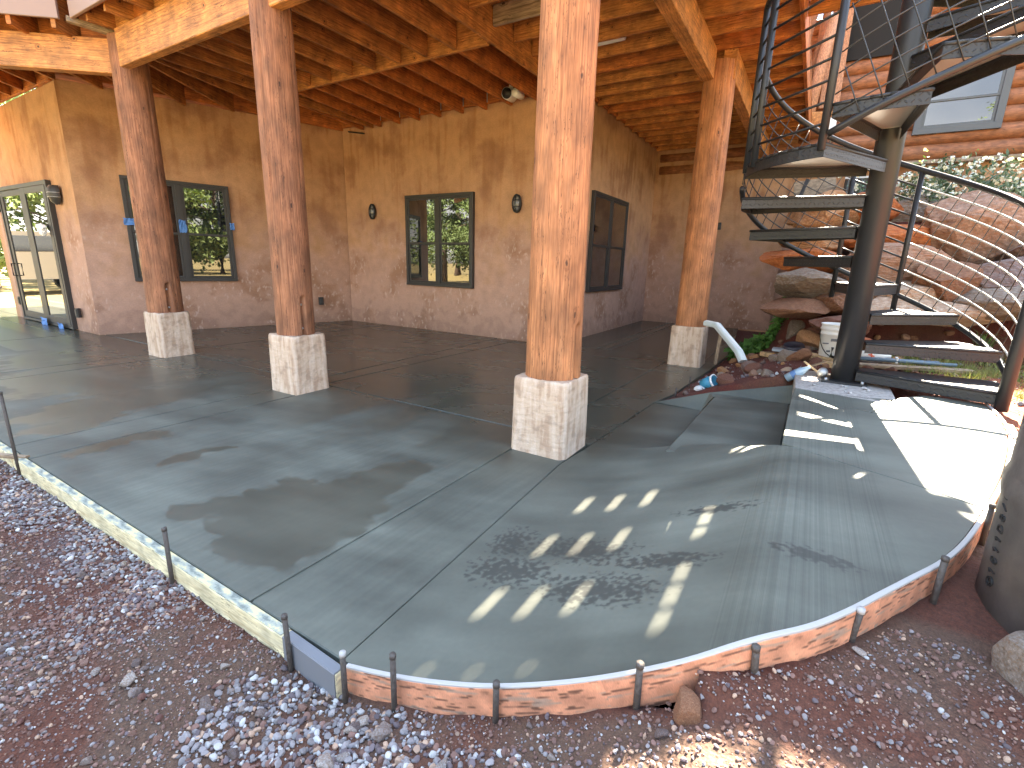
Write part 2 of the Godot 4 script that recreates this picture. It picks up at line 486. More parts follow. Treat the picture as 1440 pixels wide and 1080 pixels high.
	M.black = mat(lin(0.015, 0.015, 0.015), 0.5)
	M.white = mat(lin(0.75, 0.75, 0.73), 0.5)
	M.lens = mat(lin(0.16, 0.16, 0.15), 0.12)
	M.galv = mat(lin(0.42, 0.43, 0.43), 0.45, 0.6)
	M.fascia = mat(lin(0.30, 0.20, 0.165), 0.6)
	M.tape = mat(lin(0.09, 0.23, 0.55), 0.6)
	M.gutter = mat(lin(0.55, 0.60, 0.58), 0.4)
	M.pin = nrm(mat(lin(0.10, 0.085, 0.075), 0.7, 0.4), noise_tex(256, 0.08, 3, 3.0, 81), 0.8)
	M.pin_pale = mat(lin(0.42, 0.40, 0.38), 0.9)
	M.barrel = tri_planar(nrm(mat(Color(1, 1, 1), 0.55, 0.0, tex(512, 512, func(x: int, y: int) -> Vector3:
		var a := N1.get_noise_2d(x * 1.0, y * 1.0)
		var v := Vector3(0.36, 0.335, 0.315) * (1.0 + 0.3 * a)
		if N3.get_noise_2d(x * 5.0, y * 9.0) > 0.55: v = v.lerp(Vector3(0.6, 0.56, 0.53), 0.6)
		return v)), noise_tex(256, 0.04, 4, 2.0, 91), 0.4), 1.5)
	M.leaf = mat(Color(1, 1, 1), 0.7)
	M.leaf.vertex_color_use_as_albedo = true
	M.leaf.backlight_enabled = true
	M.leaf.backlight = Color(0.45, 0.5, 0.2)
	M.bark = mat(lin(0.09, 0.06, 0.045), 0.95)
	M.truck = mat(lin(0.50, 0.45, 0.38), 0.35, 0.1)
	M.tyre = mat(lin(0.02, 0.02, 0.02), 0.9)

# ---------------------------------------------------------------- terrain
func xb(d: float) -> float:           # line along the pier where the apron starts to rise
	return -1.167 - (d - 2.543) * 0.065

func apron(x: float, d: float) -> float:
	var b := xb(d)
	var u := clampf((x - b) / (0.0 - b), 0.0, 1.2)
	var f := 0.3 * u + 0.7 * u * u
	var k := maxf(0.10 - absf(f - 1.0), 0.0) / 0.10
	return PADH * (minf(f, 1.0) - k * k * 0.025)

func edge_x(d: float) -> float:       # where the curved form runs at that depth
	for k in range(5, edge_pts.size() - 1):
		if d <= edge_pts[k + 1][1]:
			return lerpf(edge_pts[k][0], edge_pts[k + 1][0], clampf((d - edge_pts[k][1]) / (edge_pts[k + 1][1] - edge_pts[k][1]), 0.0, 1.0))
	return 1.0

func ground_h(x: float, d: float) -> float:
	var bumps := 0.018 * N1.get_noise_2d(x * 160.0, d * 160.0) + 0.008 * N2.get_noise_2d(x * 400.0, d * 400.0)
	var front := apron(x, minf(d, 2.0)) - 0.09
	var h := front
	if d > 1.0:
		var under := -0.12
		if x > -1.3:
			# dirt mound right of the patio
			var edge := -1.06 + 0.075 * (d - 4.3)
			var rise := 0.35 * clampf((x - edge) / (0.95 + 0.12 * maxf(d - 5.5, 0.0)), 0.0, 1.0) + 0.03 * maxf(d - 4.5, 0.0) * s01(x, edge, edge + 0.5)
			var mound := rise - 0.03 + 0.05 * N1.get_noise_2d(x * 90.0 + 40.0, d * 90.0) * s01(x, edge, edge + 0.4)
			# terrace behind the boulders
			var bank := s01(d, 6.5, 8.2) * s01(x, -0.42, -0.05) * 1.65
			mound += bank
			var line := 4.43 if x < -0.6 else lerpf(4.46, 4.66, clampf((x + 0.6) / 0.6, 0.0, 1.0))
			if x > 0.0: line = 4.45
			if x > -0.03 and x < 0.70 and d < 5.02: mound -= 0.05
			under = lerpf(-0.12, mound, s01(d, line - 0.02, line + 0.05))
		if d < 4.46 and x > -0.1:
			# right of the curved form the gravel stays level with its foot
			under = lerpf(under, PADH - 0.085, s01(x, edge_x(d) - 0.07, edge_x(d) - 0.02))
		h = lerpf(front, under, s01(d, 0.99, 1.03))
	if x < -15.0: h += 0.0
	return h + bumps

func axis(stops: Array) -> PackedFloat32Array:
	var a := PackedFloat32Array()
	for s in stops:
		var n := maxi(1, int(round((s[1] - s[0]) / s[2])))
		for k in n: a.append(s[0] + (s[1] - s[0]) * k / n)
	a.append(stops[stops.size() - 1][1])
	return a

func build_ground() -> Node3D:
	var xs := axis([[-160.0, -30.0, 10.0], [-30.0, -8.0, 1.0], [-8.0, -3.0, 0.12], [-3.0, 1.8, 0.03], [1.8, 4.0, 0.12], [4.0, 20.0, 1.0], [20.0, 160.0, 10.0]])
	var ds := axis([[-160.0, -20.0, 10.0], [-20.0, -2.0, 1.0], [-2.0, 0.0, 0.1], [0.0, 1.1, 0.022], [1.1, 4.4, 0.05], [4.4, 8.6, 0.09], [8.6, 12.0, 0.4], [12.0, 60.0, 4.0], [60.0, 220.0, 20.0]])
	var nx := xs.size()
	var nd := ds.size()
	var vs := PackedVector3Array()
	var cs := PackedColorArray()
	for j in nd:
		for i in nx:
			var x := xs[i]
			var d := ds[j]
			vs.append(V(x, ground_h(x, d), d))
			var red := s01(N1.get_noise_2d(x * 110.0, d * 170.0) + 0.15, -0.15, 0.35)
			var grey := s01(0.35 - absf(d - 0.62) * 2.0 + 0.5 * N1.get_noise_2d(x * 200.0, d * 200.0 + 90.0), 0.0, 0.5) if x < -1.9 else 0.0
			var c := Vector3(0.62, 0.55, 0.49).lerp(Vector3(0.62, 0.44, 0.37), red)
			c = c.lerp(Vector3(0.60, 0.56, 0.60), grey * 0.7)
			if d > 4.2: c = Vector3(0.62, 0.36, 0.31).lerp(Vector3(0.66, 0.5, 0.42), s01(N1.get_noise_2d(x * 90.0, d * 90.0), 0.0, 0.4))
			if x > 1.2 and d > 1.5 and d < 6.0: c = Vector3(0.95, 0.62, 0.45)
			if x < -14.0 or d < -2.6 or x > 4.5: c = Vector3(0.98, 1.10, 0.72)
			cs.append(Color(c.x, c.y, c.z).srgb_to_linear())
	var idx := PackedInt32Array()
	for j in nd - 1:
		for i in nx - 1:
			var a := j * nx + i
			idx.append_array([a, a + nx, a + 1, a + 1, a + nx, a + nx + 1])
	var nn := PackedVector3Array()
	nn.resize(vs.size())
	for k in range(0, idx.size(), 3):
		var n := (vs[idx[k]] - vs[idx[k + 2]]).cross(vs[idx[k]] - vs[idx[k + 1]])
		for e in 3: nn[idx[k + e]] += n
	for k in nn.size(): nn[k] = nn[k].normalized()
	var flip := nn[nn.size() / 2].y < 0
	if flip:
		for k in range(0, idx.size(), 3):
			var t := idx[k + 1]
			idx[k + 1] = idx[k + 2]
			idx[k + 2] = t
		for k in nn.size(): nn[k] = -nn[k]
	var arr := []
	arr.resize(Mesh.ARRAY_MAX)
	arr[Mesh.ARRAY_VERTEX] = vs
	arr[Mesh.ARRAY_NORMAL] = nn
	arr[Mesh.ARRAY_COLOR] = cs
	arr[Mesh.ARRAY_INDEX] = idx
	var am := ArrayMesh.new()
	am.add_surface_from_arrays(Mesh.PRIMITIVE_TRIANGLES, arr)
	var g := put("ground", am, M.dirt)
	meta(g, "red cinder and gravel ground in front of and beside the patio", "ground", "", "structure")
	return g

var stone_meshes := []

func stone_color(red: float) -> Color:
	var t := rng.randf()
	var c: Vector3
	if t < red: c = Vector3(0.17, 0.095, 0.075)
	elif t < red + 0.10: c = Vector3(0.36, 0.24, 0.17)
	elif t < red + 0.28 * (1.0 - red): c = Vector3(0.40, 0.385, 0.375)
	elif t < red + 0.75 * (1.0 - red): c = Vector3(0.225, 0.203, 0.203)
	else: c = Vector3(0.13, 0.10, 0.105)
	c *= rng.randf_range(0.75, 1.3)
	return Color(c.x, c.y, c.z)

func gravelness(x: float, d: float) -> float:      # where the coarse grey gravel lies
	var n := N1.get_noise_2d(x * 220.0 + 30.0, d * 220.0)
	var g := 0.0
	g = maxf(g, s01(0.30 - absf(d - 0.70) * 1.6 + n * 0.35, 0.0, 0.25) * s01(-x, 1.6, 2.4))
	g = maxf(g, s01(1.0 - Vector2((x + 0.95) / 0.42, (d - 0.62) / 0.22).length() + n * 0.6, -0.1, 0.35))
	g = maxf(g, s01(1.0 - Vector2((x + 0.62) / 0.32, (d - 0.60) / 0.20).length() + n * 0.6, -0.1, 0.35))
	g = maxf(g, 0.35 * s01(n, 0.1, 0.4))
	return g

func build_gravel(g: Node3D) -> void:
	for k in 6: stone_meshes.append(rock_mesh(2, 100 + k, 10, 0.12, Vector3(1.0, 0.62, 0.78)))
	rng.seed = 77
	# loose stones large enough to pick out one by one
	var singles := []
	var tries := 0
	while singles.size() < 150 and tries < 9000:
		tries += 1
		var x := rng.randf_range(-2.4, 0.75)
		var d := rng.randf_range(0.22, 1.6)
		if x < -0.2:
			if d > 0.75 + clampf(x + 1.0, 0.0, 0.8) * 0.255: continue
		elif x < edge_x(d) + 0.06 and d > 0.97: continue
		var gr := gravelness(x, d)
		if rng.randf() > 0.06 + gr: continue
		var s := rng.randf_range(0.010, 0.018) * (1.0 + 0.35 * gr)
		if rng.randf() < 0.08: s *= 1.5
		singles.append([x, d, s, gr])
	var mats := []
	for c in [[0.33, 0.305, 0.30], [0.44, 0.425, 0.41], [0.24, 0.21, 0.21], [0.28, 0.18, 0.15], [0.46, 0.36, 0.29], [0.20, 0.10, 0.085], [0.36, 0.35, 0.35], [0.17, 0.14, 0.14]]:
		var m := tri_planar(nrm(mat(lin(c[0], c[1], c[2]) * 1.15, 0.9, 0.0, M.rock_tan.albedo_texture), M.rock_tan.normal_texture, 0.7), 14.0, false)
		m.uv1_scale = Vector3(0.6, 0.6, 0.6)
		mats.append(m)
	for s in singles:
		var o := put("stone", stone_meshes[rng.randi() % 6], mats[(rng.randi() % 8) if s[3] < 0.3 else [0, 1, 2, 6, 7, 0, 2, 3][rng.randi() % 8]], g)
		var b := Basis.from_euler(Vector3(rng.randf_range(-0.5, 0.5), rng.randf() * TAU, rng.randf_range(-0.5, 0.5)))
		o.transform = Transform3D(b.scaled(Vector3.ONE * s[2]) , V(s[0], ground_h(s[0], s[1]) + s[2] * 0.35, s[1]))
	# the rest of the gravel, which nobody could count
	var lists := [[], [], []]
	var want := 60000
	var n := 0
	while n < want:
		var x: float
		var d: float
		var t := rng.randf()
		if t < 0.62:
			x = rng.randf_range(-2.2, 1.0)
			d = rng.randf_range(0.12, 1.5)
		elif t < 0.88:
			x = rng.randf_range(-5.2, -1.8)
			d = rng.randf_range(0.0, 0.78)
		else:
			x = rng.randf_range(-0.95, 2.4)
			d = rng.randf_range(1.0, 6.4)
		n += 1
		var right := t >= 0.88
		if not right:
			if x < -0.2:
				if d > 0.765 + clampf(x + 1.0, 0.0, 0.8) * 0.255: continue
			elif x < edge_x(d) + 0.045 and d > 0.98: continue
		else:
			if d < 4.5 and x < edge_x(d) + 0.045: continue
			if d < 5.05 and x < 0.72 and x > -0.05: continue
			if d < 4.75 and x < 0.0: continue
			if x < -1.0 + 0.075 * (d - 4.3): continue
		var gr := gravelness(x, d) if not right else 0.2
		var s := rng.randf_range(0.0015, 0.0042)
		if rng.randf() < 0.22 + 0.5 * gr: s = rng.randf_range(0.004, 0.0085)
		if right and rng.randf() < 0.10: s = rng.randf_range(0.012, 0.03)
		if x < -1.8: s *= 1.35
		if gr > 0.4 and rng.randf() < 0.32: s = rng.randf_range(0.007, 0.0145)
		var b := Basis.from_euler(Vector3(rng.randf_range(-0.8, 0.8), rng.randf() * TAU, rng.randf_range(-0.8, 0.8))).scaled(Vector3.ONE * s)
		lists[n % 3].append([Transform3D(b, V(x, ground_h(x, d) + s * 0.3, d)), stone_color(lerpf(0.55, 0.12, gr))])
	for k in 3:
		var mm := MultiMesh.new()
		mm.transform_format = MultiMesh.TRANSFORM_3D
		mm.use_colors = true
		mm.mesh = rock_mesh(1, 140 + k, 8, 0.14, Vector3(1.0, 0.65, 0.8))
		mm.instance_count = lists[k].size()
		for i in lists[k].size():
			mm.set_instance_transform(i, lists[k][i][0])
			mm.set_instance_color(i, lists[k][i][1])
		var o := MultiMeshInstance3D.new()
		o.name = numbered("gravel")
		o.multimesh = mm
		o.material_override = M.stone
		add_child(o)
		meta(o, "loose grey and red gravel scattered over the cinder ground", "gravel", "gravel on the ground", "stuff")

# ---------------------------------------------------------------- patio
func slab_mesh(poly: PackedVector2Array, h0: float, h1: float, bev := 0.004) -> ArrayMesh:
	var m := MB.new()
	m.slab(poly, h0, h1, bev)
	return with_slab_uv(m.done())

func with_slab_uv(am: ArrayMesh) -> ArrayMesh:
	var a := am.surface_get_arrays(0)
	var v: PackedVector3Array = a[Mesh.ARRAY_VERTEX]
	var u := PackedVector2Array()
	var u2 := PackedVector2Array()
	for p in v:
		u.append(Vector2((p.x + 8.2) / 9.4, (-p.z - 0.6) / 6.2))
		u2.append(Vector2(p.x * 2.2 + p.y * 0.6, p.z * 2.2 + p.y * 0.9))
	a[Mesh.ARRAY_TEX_UV] = u
	a[Mesh.ARRAY_TEX_UV2] = u2
	var out := ArrayMesh.new()
	out.add_surface_from_arrays(Mesh.PRIMITIVE_TRIANGLES, a)
	return out

func P(a: Array) -> PackedVector2Array:
	var p := PackedVector2Array()
	for k in range(0, a.size(), 2): p.append(Vector2(a[k], a[k + 1]))
	return p

var edge_pts := [[-1.03, 0.800], [-0.863, 0.832], [-0.723, 0.860], [-0.558, 0.898], [-0.380, 0.952], [-0.237, 1.005], [-0.103, 1.065], [0.008, 1.140], [0.106, 1.240], [0.190, 1.358], [0.268, 1.486], [0.357, 1.632], [0.455, 1.796], [0.552, 2.008], [0.679, 2.350], [0.801, 2.703], [0.919, 3.098], [1.008, 3.44], [1.066, 3.74], [1.101, 4.03], [1.118, 4.393]]

func edge_curve(sub := 4) -> Array:
	var out := []
	var n := edge_pts.size()
	for i in n - 1:
		var p0 := Vector2(edge_pts[maxi(i - 1, 0)][0], edge_pts[maxi(i - 1, 0)][1])
		var p1 := Vector2(edge_pts[i][0], edge_pts[i][1])
		var p2 := Vector2(edge_pts[i + 1][0], edge_pts[i + 1][1])
		var p3 := Vector2(edge_pts[mini(i + 2, n - 1)][0], edge_pts[mini(i + 2, n - 1)][1])
		for k in sub:
			out.append(p1.cubic_interpolate(p2, p0, p3, k / float(sub)))
	out.append(Vector2(edge_pts[n - 1][0], edge_pts[n - 1][1]))
	return out

func build_patio() -> void:
	var root := Node3D.new()
	root.name = "patio_slab"
	add_child(root)
	meta(root, "freshly poured wet grey concrete patio with tooled joints", "patio", "", "structure")
	var F := 0.80
	var J := 2.97
	var B := 6.75
	var g := 0.0075
	var zl := [-14.5, -9.2, -6.78, -6.42, -4.14, -3.80, -1.55]
	var polys := []
	for k in zl.size() - 1:
		polys.append([zl[k] + g, F, zl[k + 1] - g, F, zl[k + 1] - g, J - g, zl[k] + g, J - g])
	polys.append([-1.55 + g, F, -1.06 - g, F, -1.165 - g, 2.53, -1.165 - g, J - g, -1.55 + g, J - g])
	# behind the post line
	polys.append([-14.5, J + g, -9.2 - g, J + g, -9.2 - g, 6.0, -14.5, 6.0])
	polys.append([-9.2 + g, J + g, -6.78 - g, J + g, -6.78 - g, B, -9.2 + g, B])
	polys.append([-6.78 + g, J + g, -4.17 - g, J + g, -4.28 - g, B, -6.78 + g, B])
	polys.append([-4.17 + g, J + g, -3.94 - g, J + g, -3.90 - g, B, -4.28 + g, B])
	polys.append([-3.94 + g, J + g, -1.55 - g, J + g, -1.49 - g, 6.2, -1.49 - g, B, -3.90 + g, B])
	polys.append([-1.55 + g, J + g, -1.14 - g, J + g, -1.07 - g, 4.30, -1.0, 4.75, -0.915, 6.3, -0.90, B, -1.49 + g, B, -1.49 + g, 6.2])
	polys.append([-3.90 + g, B + g, -0.90, B + g, -0.88, 7.6, -1.2, 11.3, -3.90 + g, 11.3])
	for p in polys:
		put("slab_panel", slab_mesh(P(p), -0.10, 0.0), M.slab, root)
	# base under the joints
	put("slab_base", slab_mesh(P([-14.5, F + 0.01, -1.12, F + 0.01, -1.2, 2.6, -1.1, 4.2, -0.95, 6.3, -1.2, 11.2, -14.5, 11.2]), -0.11, -0.009), M.slab, root)
	# sloping apron in front of the steps, and the pad: one ruled surface each
	var ec := edge_curve(4)
	var m := MB.new()
	m.smooth(true)
	var rows := 44
	var cols := 70
	var grid := []
	for i in cols + 1:
		var u := i / float(cols)
		var line := []
		# front boundary runs along the curved edge from its start to the end of joint two
		var fi := u * 56.0
		var k0 := int(minf(fi, ec.size() - 2))
		var fp: Vector2 = ec[k0].lerp(ec[k0 + 1], fi - k0)
		if i == 0: fp.x = -1.06
		# back boundary: pier corner, crest of the steps' cheek, pad corner, then the second joint
		var bk := [Vector2(-1.165, 2.54), Vector2(-1.147, 2.78), Vector2(-1.08, 2.90), Vector2(-0.88, 2.98), Vector2(-0.595, 3.035), Vector2(-0.303, 2.965), Vector2(-0.014, 2.668), Vector2(0.252, 2.530), Vector2(0.479, 2.434), Vector2(0.686, 2.310)]
		var bu := u * (bk.size() - 1)
		var b0 := int(minf(bu, bk.size() - 2))
		var bp: Vector2 = bk[b0].lerp(bk[b0 + 1], bu - b0)
		for j in rows + 1:
			var q := fp.lerp(bp, j / float(rows))
			var h := apron(q.x, q.y)
			# the cheek rolls over softly toward the steps
			var back := 1.0 - j / float(rows)
			h -= 0.020 * pow(maxf(0.0, 1.0 - back * 14.0), 2.0) * s01(q.x, -1.1, -0.7) * s01(-q.x, 0.0, 0.2)
			line.append(V(q.x, h, q.y))
		grid.append(line)
	for i in cols:
		for j in rows:
			m.quad(grid[i][j], grid[i + 1][j], grid[i + 1][j + 1], grid[i][j + 1], Vector3.UP)
	m.smooth(false)
	for i in cols:   # front face, down to the ground
		m.quad(grid[i][0], grid[i + 1][0], grid[i + 1][0] - Vector3(0, 0.1, 0), grid[i][0] - Vector3(0, 0.1, 0), V(0.2, 0, -1))
		var a: Vector3 = grid[i][rows]
		var b: Vector3 = grid[i + 1][rows]
		if a.x < 0.0:  # the cheek falls to the steps
			var lo_a := Vector3(a.x + 0.01, -0.02, a.z - 0.05)
			var lo_b := Vector3(b.x + 0.01, -0.02, b.z - 0.05)
			m.quad(a, b, lo_b, lo_a, V(0, 0.3, 1))
		else:
			m.quad(a, b, b - Vector3(0, 0.008, 0), a - Vector3(0, 0.008, 0), V(0, 0, 1))
	for j in rows:
		m.quad(grid[0][j], grid[0][j + 1], grid[0][j + 1] - Vector3(0, 0.1, 0), grid[0][j] - Vector3(0, 0.1, 0), V(-1, 0, 0))
	put("apron", with_slab_uv(m.done()), M.slab, root)
	# pad in three panels between tooled joints
	var pe := []
	for p in ec:
		pe.append(p)
	var pad1 := [-0.011, 2.676, 0.252, 2.538, 0.479, 2.442, 0.683, 2.322]
	for p in pe:
		if p.y > 2.36 and p.y < 3.68: pad1.append_array([p.x, p.y])
	pad1.append_array([1.052, 3.688, 0.432, 3.618, 0.36, 3.655, -0.008, 3.69])
	put("slab_panel", slab_mesh(P(pad1), 0.10, PADH), M.slab, root)
	var pad2 := [0.440, 3.628, 1.052, 3.698]
	for p in pe:
		if p.y > 3.70: pad2.append_array([p.x, p.y])
	pad2.append_array([0.80, 4.40, 0.63, 4.19, 0.562, 3.968, 0.430, 3.632])
	put("slab_panel", slab_mesh(P(pad2), 0.10, PADH), M.slab, root)
	put("slab_panel", slab_mesh(P([-0.008, 3.700, 0.362, 3.664, 0.424, 3.634, 0.554, 3.966, 0.004, 4.072]), 0.0, PADH - 0.001), M.slab, root)
	put("slab_base", slab_mesh(P([0.005, 2.72, 0.66, 2.36, 0.98, 3.5, 1.06, 4.25, 0.01, 4.05]), -0.05, PADH - 0.012), M.slab, root)
	put("old_footing", slab_mesh(P([0.006, 4.080, 0.556, 3.974, 0.62, 4.20, 0.64, 4.96, -0.02, 4.96]), 0.0, PADH - 0.012), M.old_concrete, root)
	# two steps up from the patio to the pad
	put("step", slab_mesh(P([-0.612, 2.85, -0.011, 2.62, -0.011, 4.52, -0.584, 4.36]), -0.05, 0.128, 0.012), M.slab, root)
	put("step_floor", slab_mesh(P([-1.165, 2.56, -0.60, 2.56, -0.585, 4.37, -1.07, 4.30, -1.14, 2.98]), -0.1, -0.0015), M.slab, root)
	# rear flare of the steps
	var w := MB.new()
	var f0 := V(-1.072, 0.004, 4.314)
	var f1 := V(-0.66, 0.0, 4.31)
	var f1b := V(-0.584, 0.130, 4.34)
	var s2 := V(-0.004, 0.130, 4.49)
	var t1 := V(-0.63, 0.140, 4.44)
	var t2 := V(0.006, PADH + 0.002, 4.075)
	var t3 := V(0.002, 0.27, 4.62)
	w.tri(f0, f1, t1, Vector3.UP)
	w.tri(f1, f1b, t1, Vector3.UP)
	w.tri(t1, f1b, s2, Vector3.UP)
	w.tri(t1, s2, t3, Vector3.UP)
	w.tri(s2, t2, t3, V(-1, 1, 0))
	for e in [[f0, t1], [t1, t3]]:
		w.quad(e[0], e[1], e[1] - Vector3(0, 0.2, 0), e[0] - Vector3(0, 0.2, 0), V(0, 0, 1))
	put("flare", with_slab_uv(w.done()), M.slab, root)

func build_forms() -> void:
	# straight pine forms along the front
	var data := [[-3.93, -1.30, "long pale pine form board along the front of the patio, ending at the grey block"], [-6.2, -3.95, "pine form board along the patio front, left of the lapped joint"], [-9.0, -6.22, "pine form board farthest left along the patio front"]]
	for d in data:
		var t := thing("form_board", d[2], "form board", V((d[0] + d[1]) / 2, -0.09, 0.775), "straight form boards along the patio edge")
		var m := MB.new()
		var dd := 0.0 if d[0] > -4.0 else 0.006
		m.bar(Vector3(d[0] - (d[0] + d[1]) / 2, 0.038, dd), Vector3(d[1] - (d[0] + d[1]) / 2, 0.040, 0), 0.038, 0.100, 0.004, Vector3.UP, 0.9, d[0])
		put("board", m.done(), M.pine, t)
		var s := MB.new()
		s.bar(Vector3(d[0] - (d[0] + d[1]) / 2 + 0.01, 0.0895, dd), Vector3(d[1] - (d[0] + d[1]) / 2 - 0.01, 0.0915, 0), 0.035, 0.004, 0.001, Vector3.UP, 0.6, d[0])
		put("cement_smear", s.done(), M.smear, t)
	var c := thing("form_block", "grey stained wood block ending the straight form, pale cut end facing right", "form block", V(-1.16, -0.09, 0.775))
	var cm := MB.new()
	cm.bar(Vector3(-0.135, 0.042, 0.004), Vector3(0.125, 0.042, 0.012), 0.036, 0.11, 0.003, Vector3.UP, 0.6)
	put("block", cm.done(), mat(lin(0.16, 0.165, 0.18), 0.8), c)
	var ce := MB.new()
	ce.bar(Vector3(0.1255, 0.042, 0.012), Vector3(0.1275, 0.042, 0.012), 0.030, 0.10, 0.002)
	put("cut_end", ce.done(), M.pine, c)
	var lap := thing("scrap_stake", "short grey stake lying across the lapped joint of the form boards", "stake", V(-3.93, 0.0, 0.74))
	var lm := MB.new()
	lm.bar(Vector3(-0.09, 0.012, 0.05), Vector3(0.10, 0.0, -0.06), 0.03, 0.022, 0.003)
	put("wood", lm.done(), M.joist_grey, lap)
	# curved form
	var ec := edge_curve(4)
	var t := thing("curved_form", "orange stained bender board curving round the sloping apron", "form board", V(0, 0, 0))
	var board := MB.new()
	var pts := []
	var tops := []
	for k in ec.size():
		var p: Vector2 = ec[k]
		var nx: Vector2 = (ec[mini(k + 1, ec.size() - 1)] - ec[maxi(k - 1, 0)]).normalized()
		var o := p + Vector2(nx.y, -nx.x) * 0.011
		pts.append(V(o.x, apron(p.x, p.y) - 0.050, o.y))
		tops.append(V(o.x, apron(p.x, p.y) + 0.0035, o.y))
	board.sweep(pts, MB.rect(0.016, 0.104, 0.003), Vector3.UP, true, 0.8)
	put("board", board.done(), M.orange, t)
	var top := MB.new()
	top.sweep(tops, MB.rect(0.0145, 0.009, 0.002), Vector3.UP, true, 0.5)
	put("cement_line", top.done(), M.pin_pale, t)
	# second board outside, along the sunny right end
	var o2 := thing("outer_form", "second pale board doubled outside the curved form by the sunny pad", "form board", V(0, 0, 0))
	var om := MB.new()
	var op := []
	for k in range(56, ec.size() - 6):
		var p: Vector2 = ec[k]
		var nx: Vector2 = (ec[mini(k + 1, ec.size() - 1)] - ec[maxi(k - 1, 0)]).normalized()
		var o := p + Vector2(nx.y, -nx.x) * 0.040
		op.append(V(o.x, PADH - 0.058, o.y))
	om.sweep(op, MB.rect(0.03, 0.10, 0.003), Vector3.UP, true, 0.8)
	put("board", om.done(), M.pine, o2)
	# form pins
	var pins := [[-3.826, 0.752, -0.12, 0.415, "tall thin form pin by the far left form board"], [-2.003, 0.742, -0.12, 0.165, "form pin at the middle of the long pine board"], [-1.243, 0.742, -0.12, 0.118, "form pin beside the grey form block, on its left"], [-1.005, 0.757, -0.1, 0.096, "form pin with a pale cap right of the grey form block"], [-0.845, 0.798, -0.09, 0.135, "crusted form pin second from the grey block along the orange board"], [-0.545, 0.87, -0.01, 0.15, "dark form pin at the lowest sweep of the orange board"], [-0.212, 0.985, 0.12, 0.284, "grey form pin left of the brown rock at the orange board"], [0.022, 1.115, 0.24, 0.352, "squat form pin right of the brown rock at the orange board"], [0.222, 1.375, 0.24, 0.372, "whitish form pin on the right sweep of the orange board"], [0.438, 1.685, 0.24, 0.422, "form pin where the orange board meets the sunlit edge"], [0.652, 2.19, 0.24, 0.431, "dark form pin squeezed between the sunlit pad edge and the barrel"]]
	for k in pins.size():
		var p: Array = pins[k]
		var o := thing("form_pin", p[4], "form pin", V(p[0], p[2], p[1]), "steel form pins along the patio edge")
		var pm := MB.new()
		var hh: float = p[3] - p[2]
		var lean := Vector3(rng.randf_range(-0.01, 0.01), hh, rng.randf_range(-0.008, 0.008))
		pm.tube([Vector3.ZERO, lean * 0.5, lean], 0.0085, 9)
		put("shaft", pm.done(), M.pin, o)
		var cap := MB.new()
		cap.tube([lean - Vector3(0, 0.012, 0), lean + Vector3(0, 0.001, 0)], 0.0098, 9)
		put("head", cap.done(), M.pin_pale if k in [3, 8] else M.pin, o)
	for p in [[-0.955, 4.60, 0.10, "short bent tie pin at the dirt edge, nearer the steps"], [-0.93, 5.10, 0.12, "short tie pin at the dirt edge, nearer the rear pier"]]:
		var o := thing("form_pin", p[3], "form pin", V(p[0], -0.02, p[1]), "steel form pins along the patio edge")
		var pm := MB.new()
		pm.tube([Vector3.ZERO, Vector3(0.004, p[2] + 0.02, 0)], 0.007, 8)
		put("shaft", pm.done(), M.pin, o)

# ---------------------------------------------------------------- house
func wall_mesh(a: Vector2, b: Vector2, ha: float, hb: float, out: Vector2, uoff: float, thick := 0.3, h0 := -0.08, bulge := 0.010) -> ArrayMesh:
	var m := MB.new()
	var L := a.distance_to(b)
	var nx := int(maxf(6.0, L / 0.12))
	var ny := 30
	var o := Vector3(out.x, 0, -out.y)
	var g := []
	for i in nx + 1:
		var u := i / float(nx)
		var p := a.lerp(b, u)
		var top := lerpf(ha, hb, u)
		var line := []
		for j in ny + 1:
			var h := lerpf(h0, top, j / float(ny))
			var s := u * L + uoff * 8.0
			var e := bulge * (N1.get_noise_2d(s * 60.0, h * 60.0) + 0.5 * N2.get_noise_2d(s * 120.0, h * 120.0)) - bulge * 0.4
			if i == 0 or i == nx: e = 0.0
			line.append([V(p.x, h, p.y) + o * e, Vector2(u * L / 8.0 + uoff, 1.0 - h / 4.0)])
		g.append(line)
	m.smooth(true)
	for i in nx:
		for j in ny:
			m.quad(g[i][j][0], g[i + 1][j][0], g[i + 1][j + 1][0], g[i][j + 1][0], o, g[i][j][1], g[i + 1][j][1], g[i + 1][j + 1][1], g[i][j + 1][1])
	m.smooth(false)
	var k := -o * thick
	for e in [[0, 0], [nx, nx]]:
		for j in ny:
			m.quad(g[e[0]][j][0], g[e[0]][j + 1][0], g[e[0]][j + 1][0] + k, g[e[0]][j][0] + k, (g[e[0]][0][0] - g[nx / 2][0][0]))
	m.quad(g[0][ny][0], g[nx][ny][0], g[nx][ny][0] + k, g[0][ny][0] + k, Vector3.UP)
	m.quad(g[0][0][0] + k, g[nx][0][0] + k, g[nx][ny][0] + k, g[0][ny][0] + k, -o)
	return m.done()

func local_bar(p: Node3D, called: String, a: Vector3, b: Vector3, w: float, h: float, m: Material, up := Vector3.BACK, bev := 0.003) -> MeshInstance3D:
	var k := MB.new()
	k.bar(a, b, w, h, bev, up)
	return put(called, k.done(), m, p)

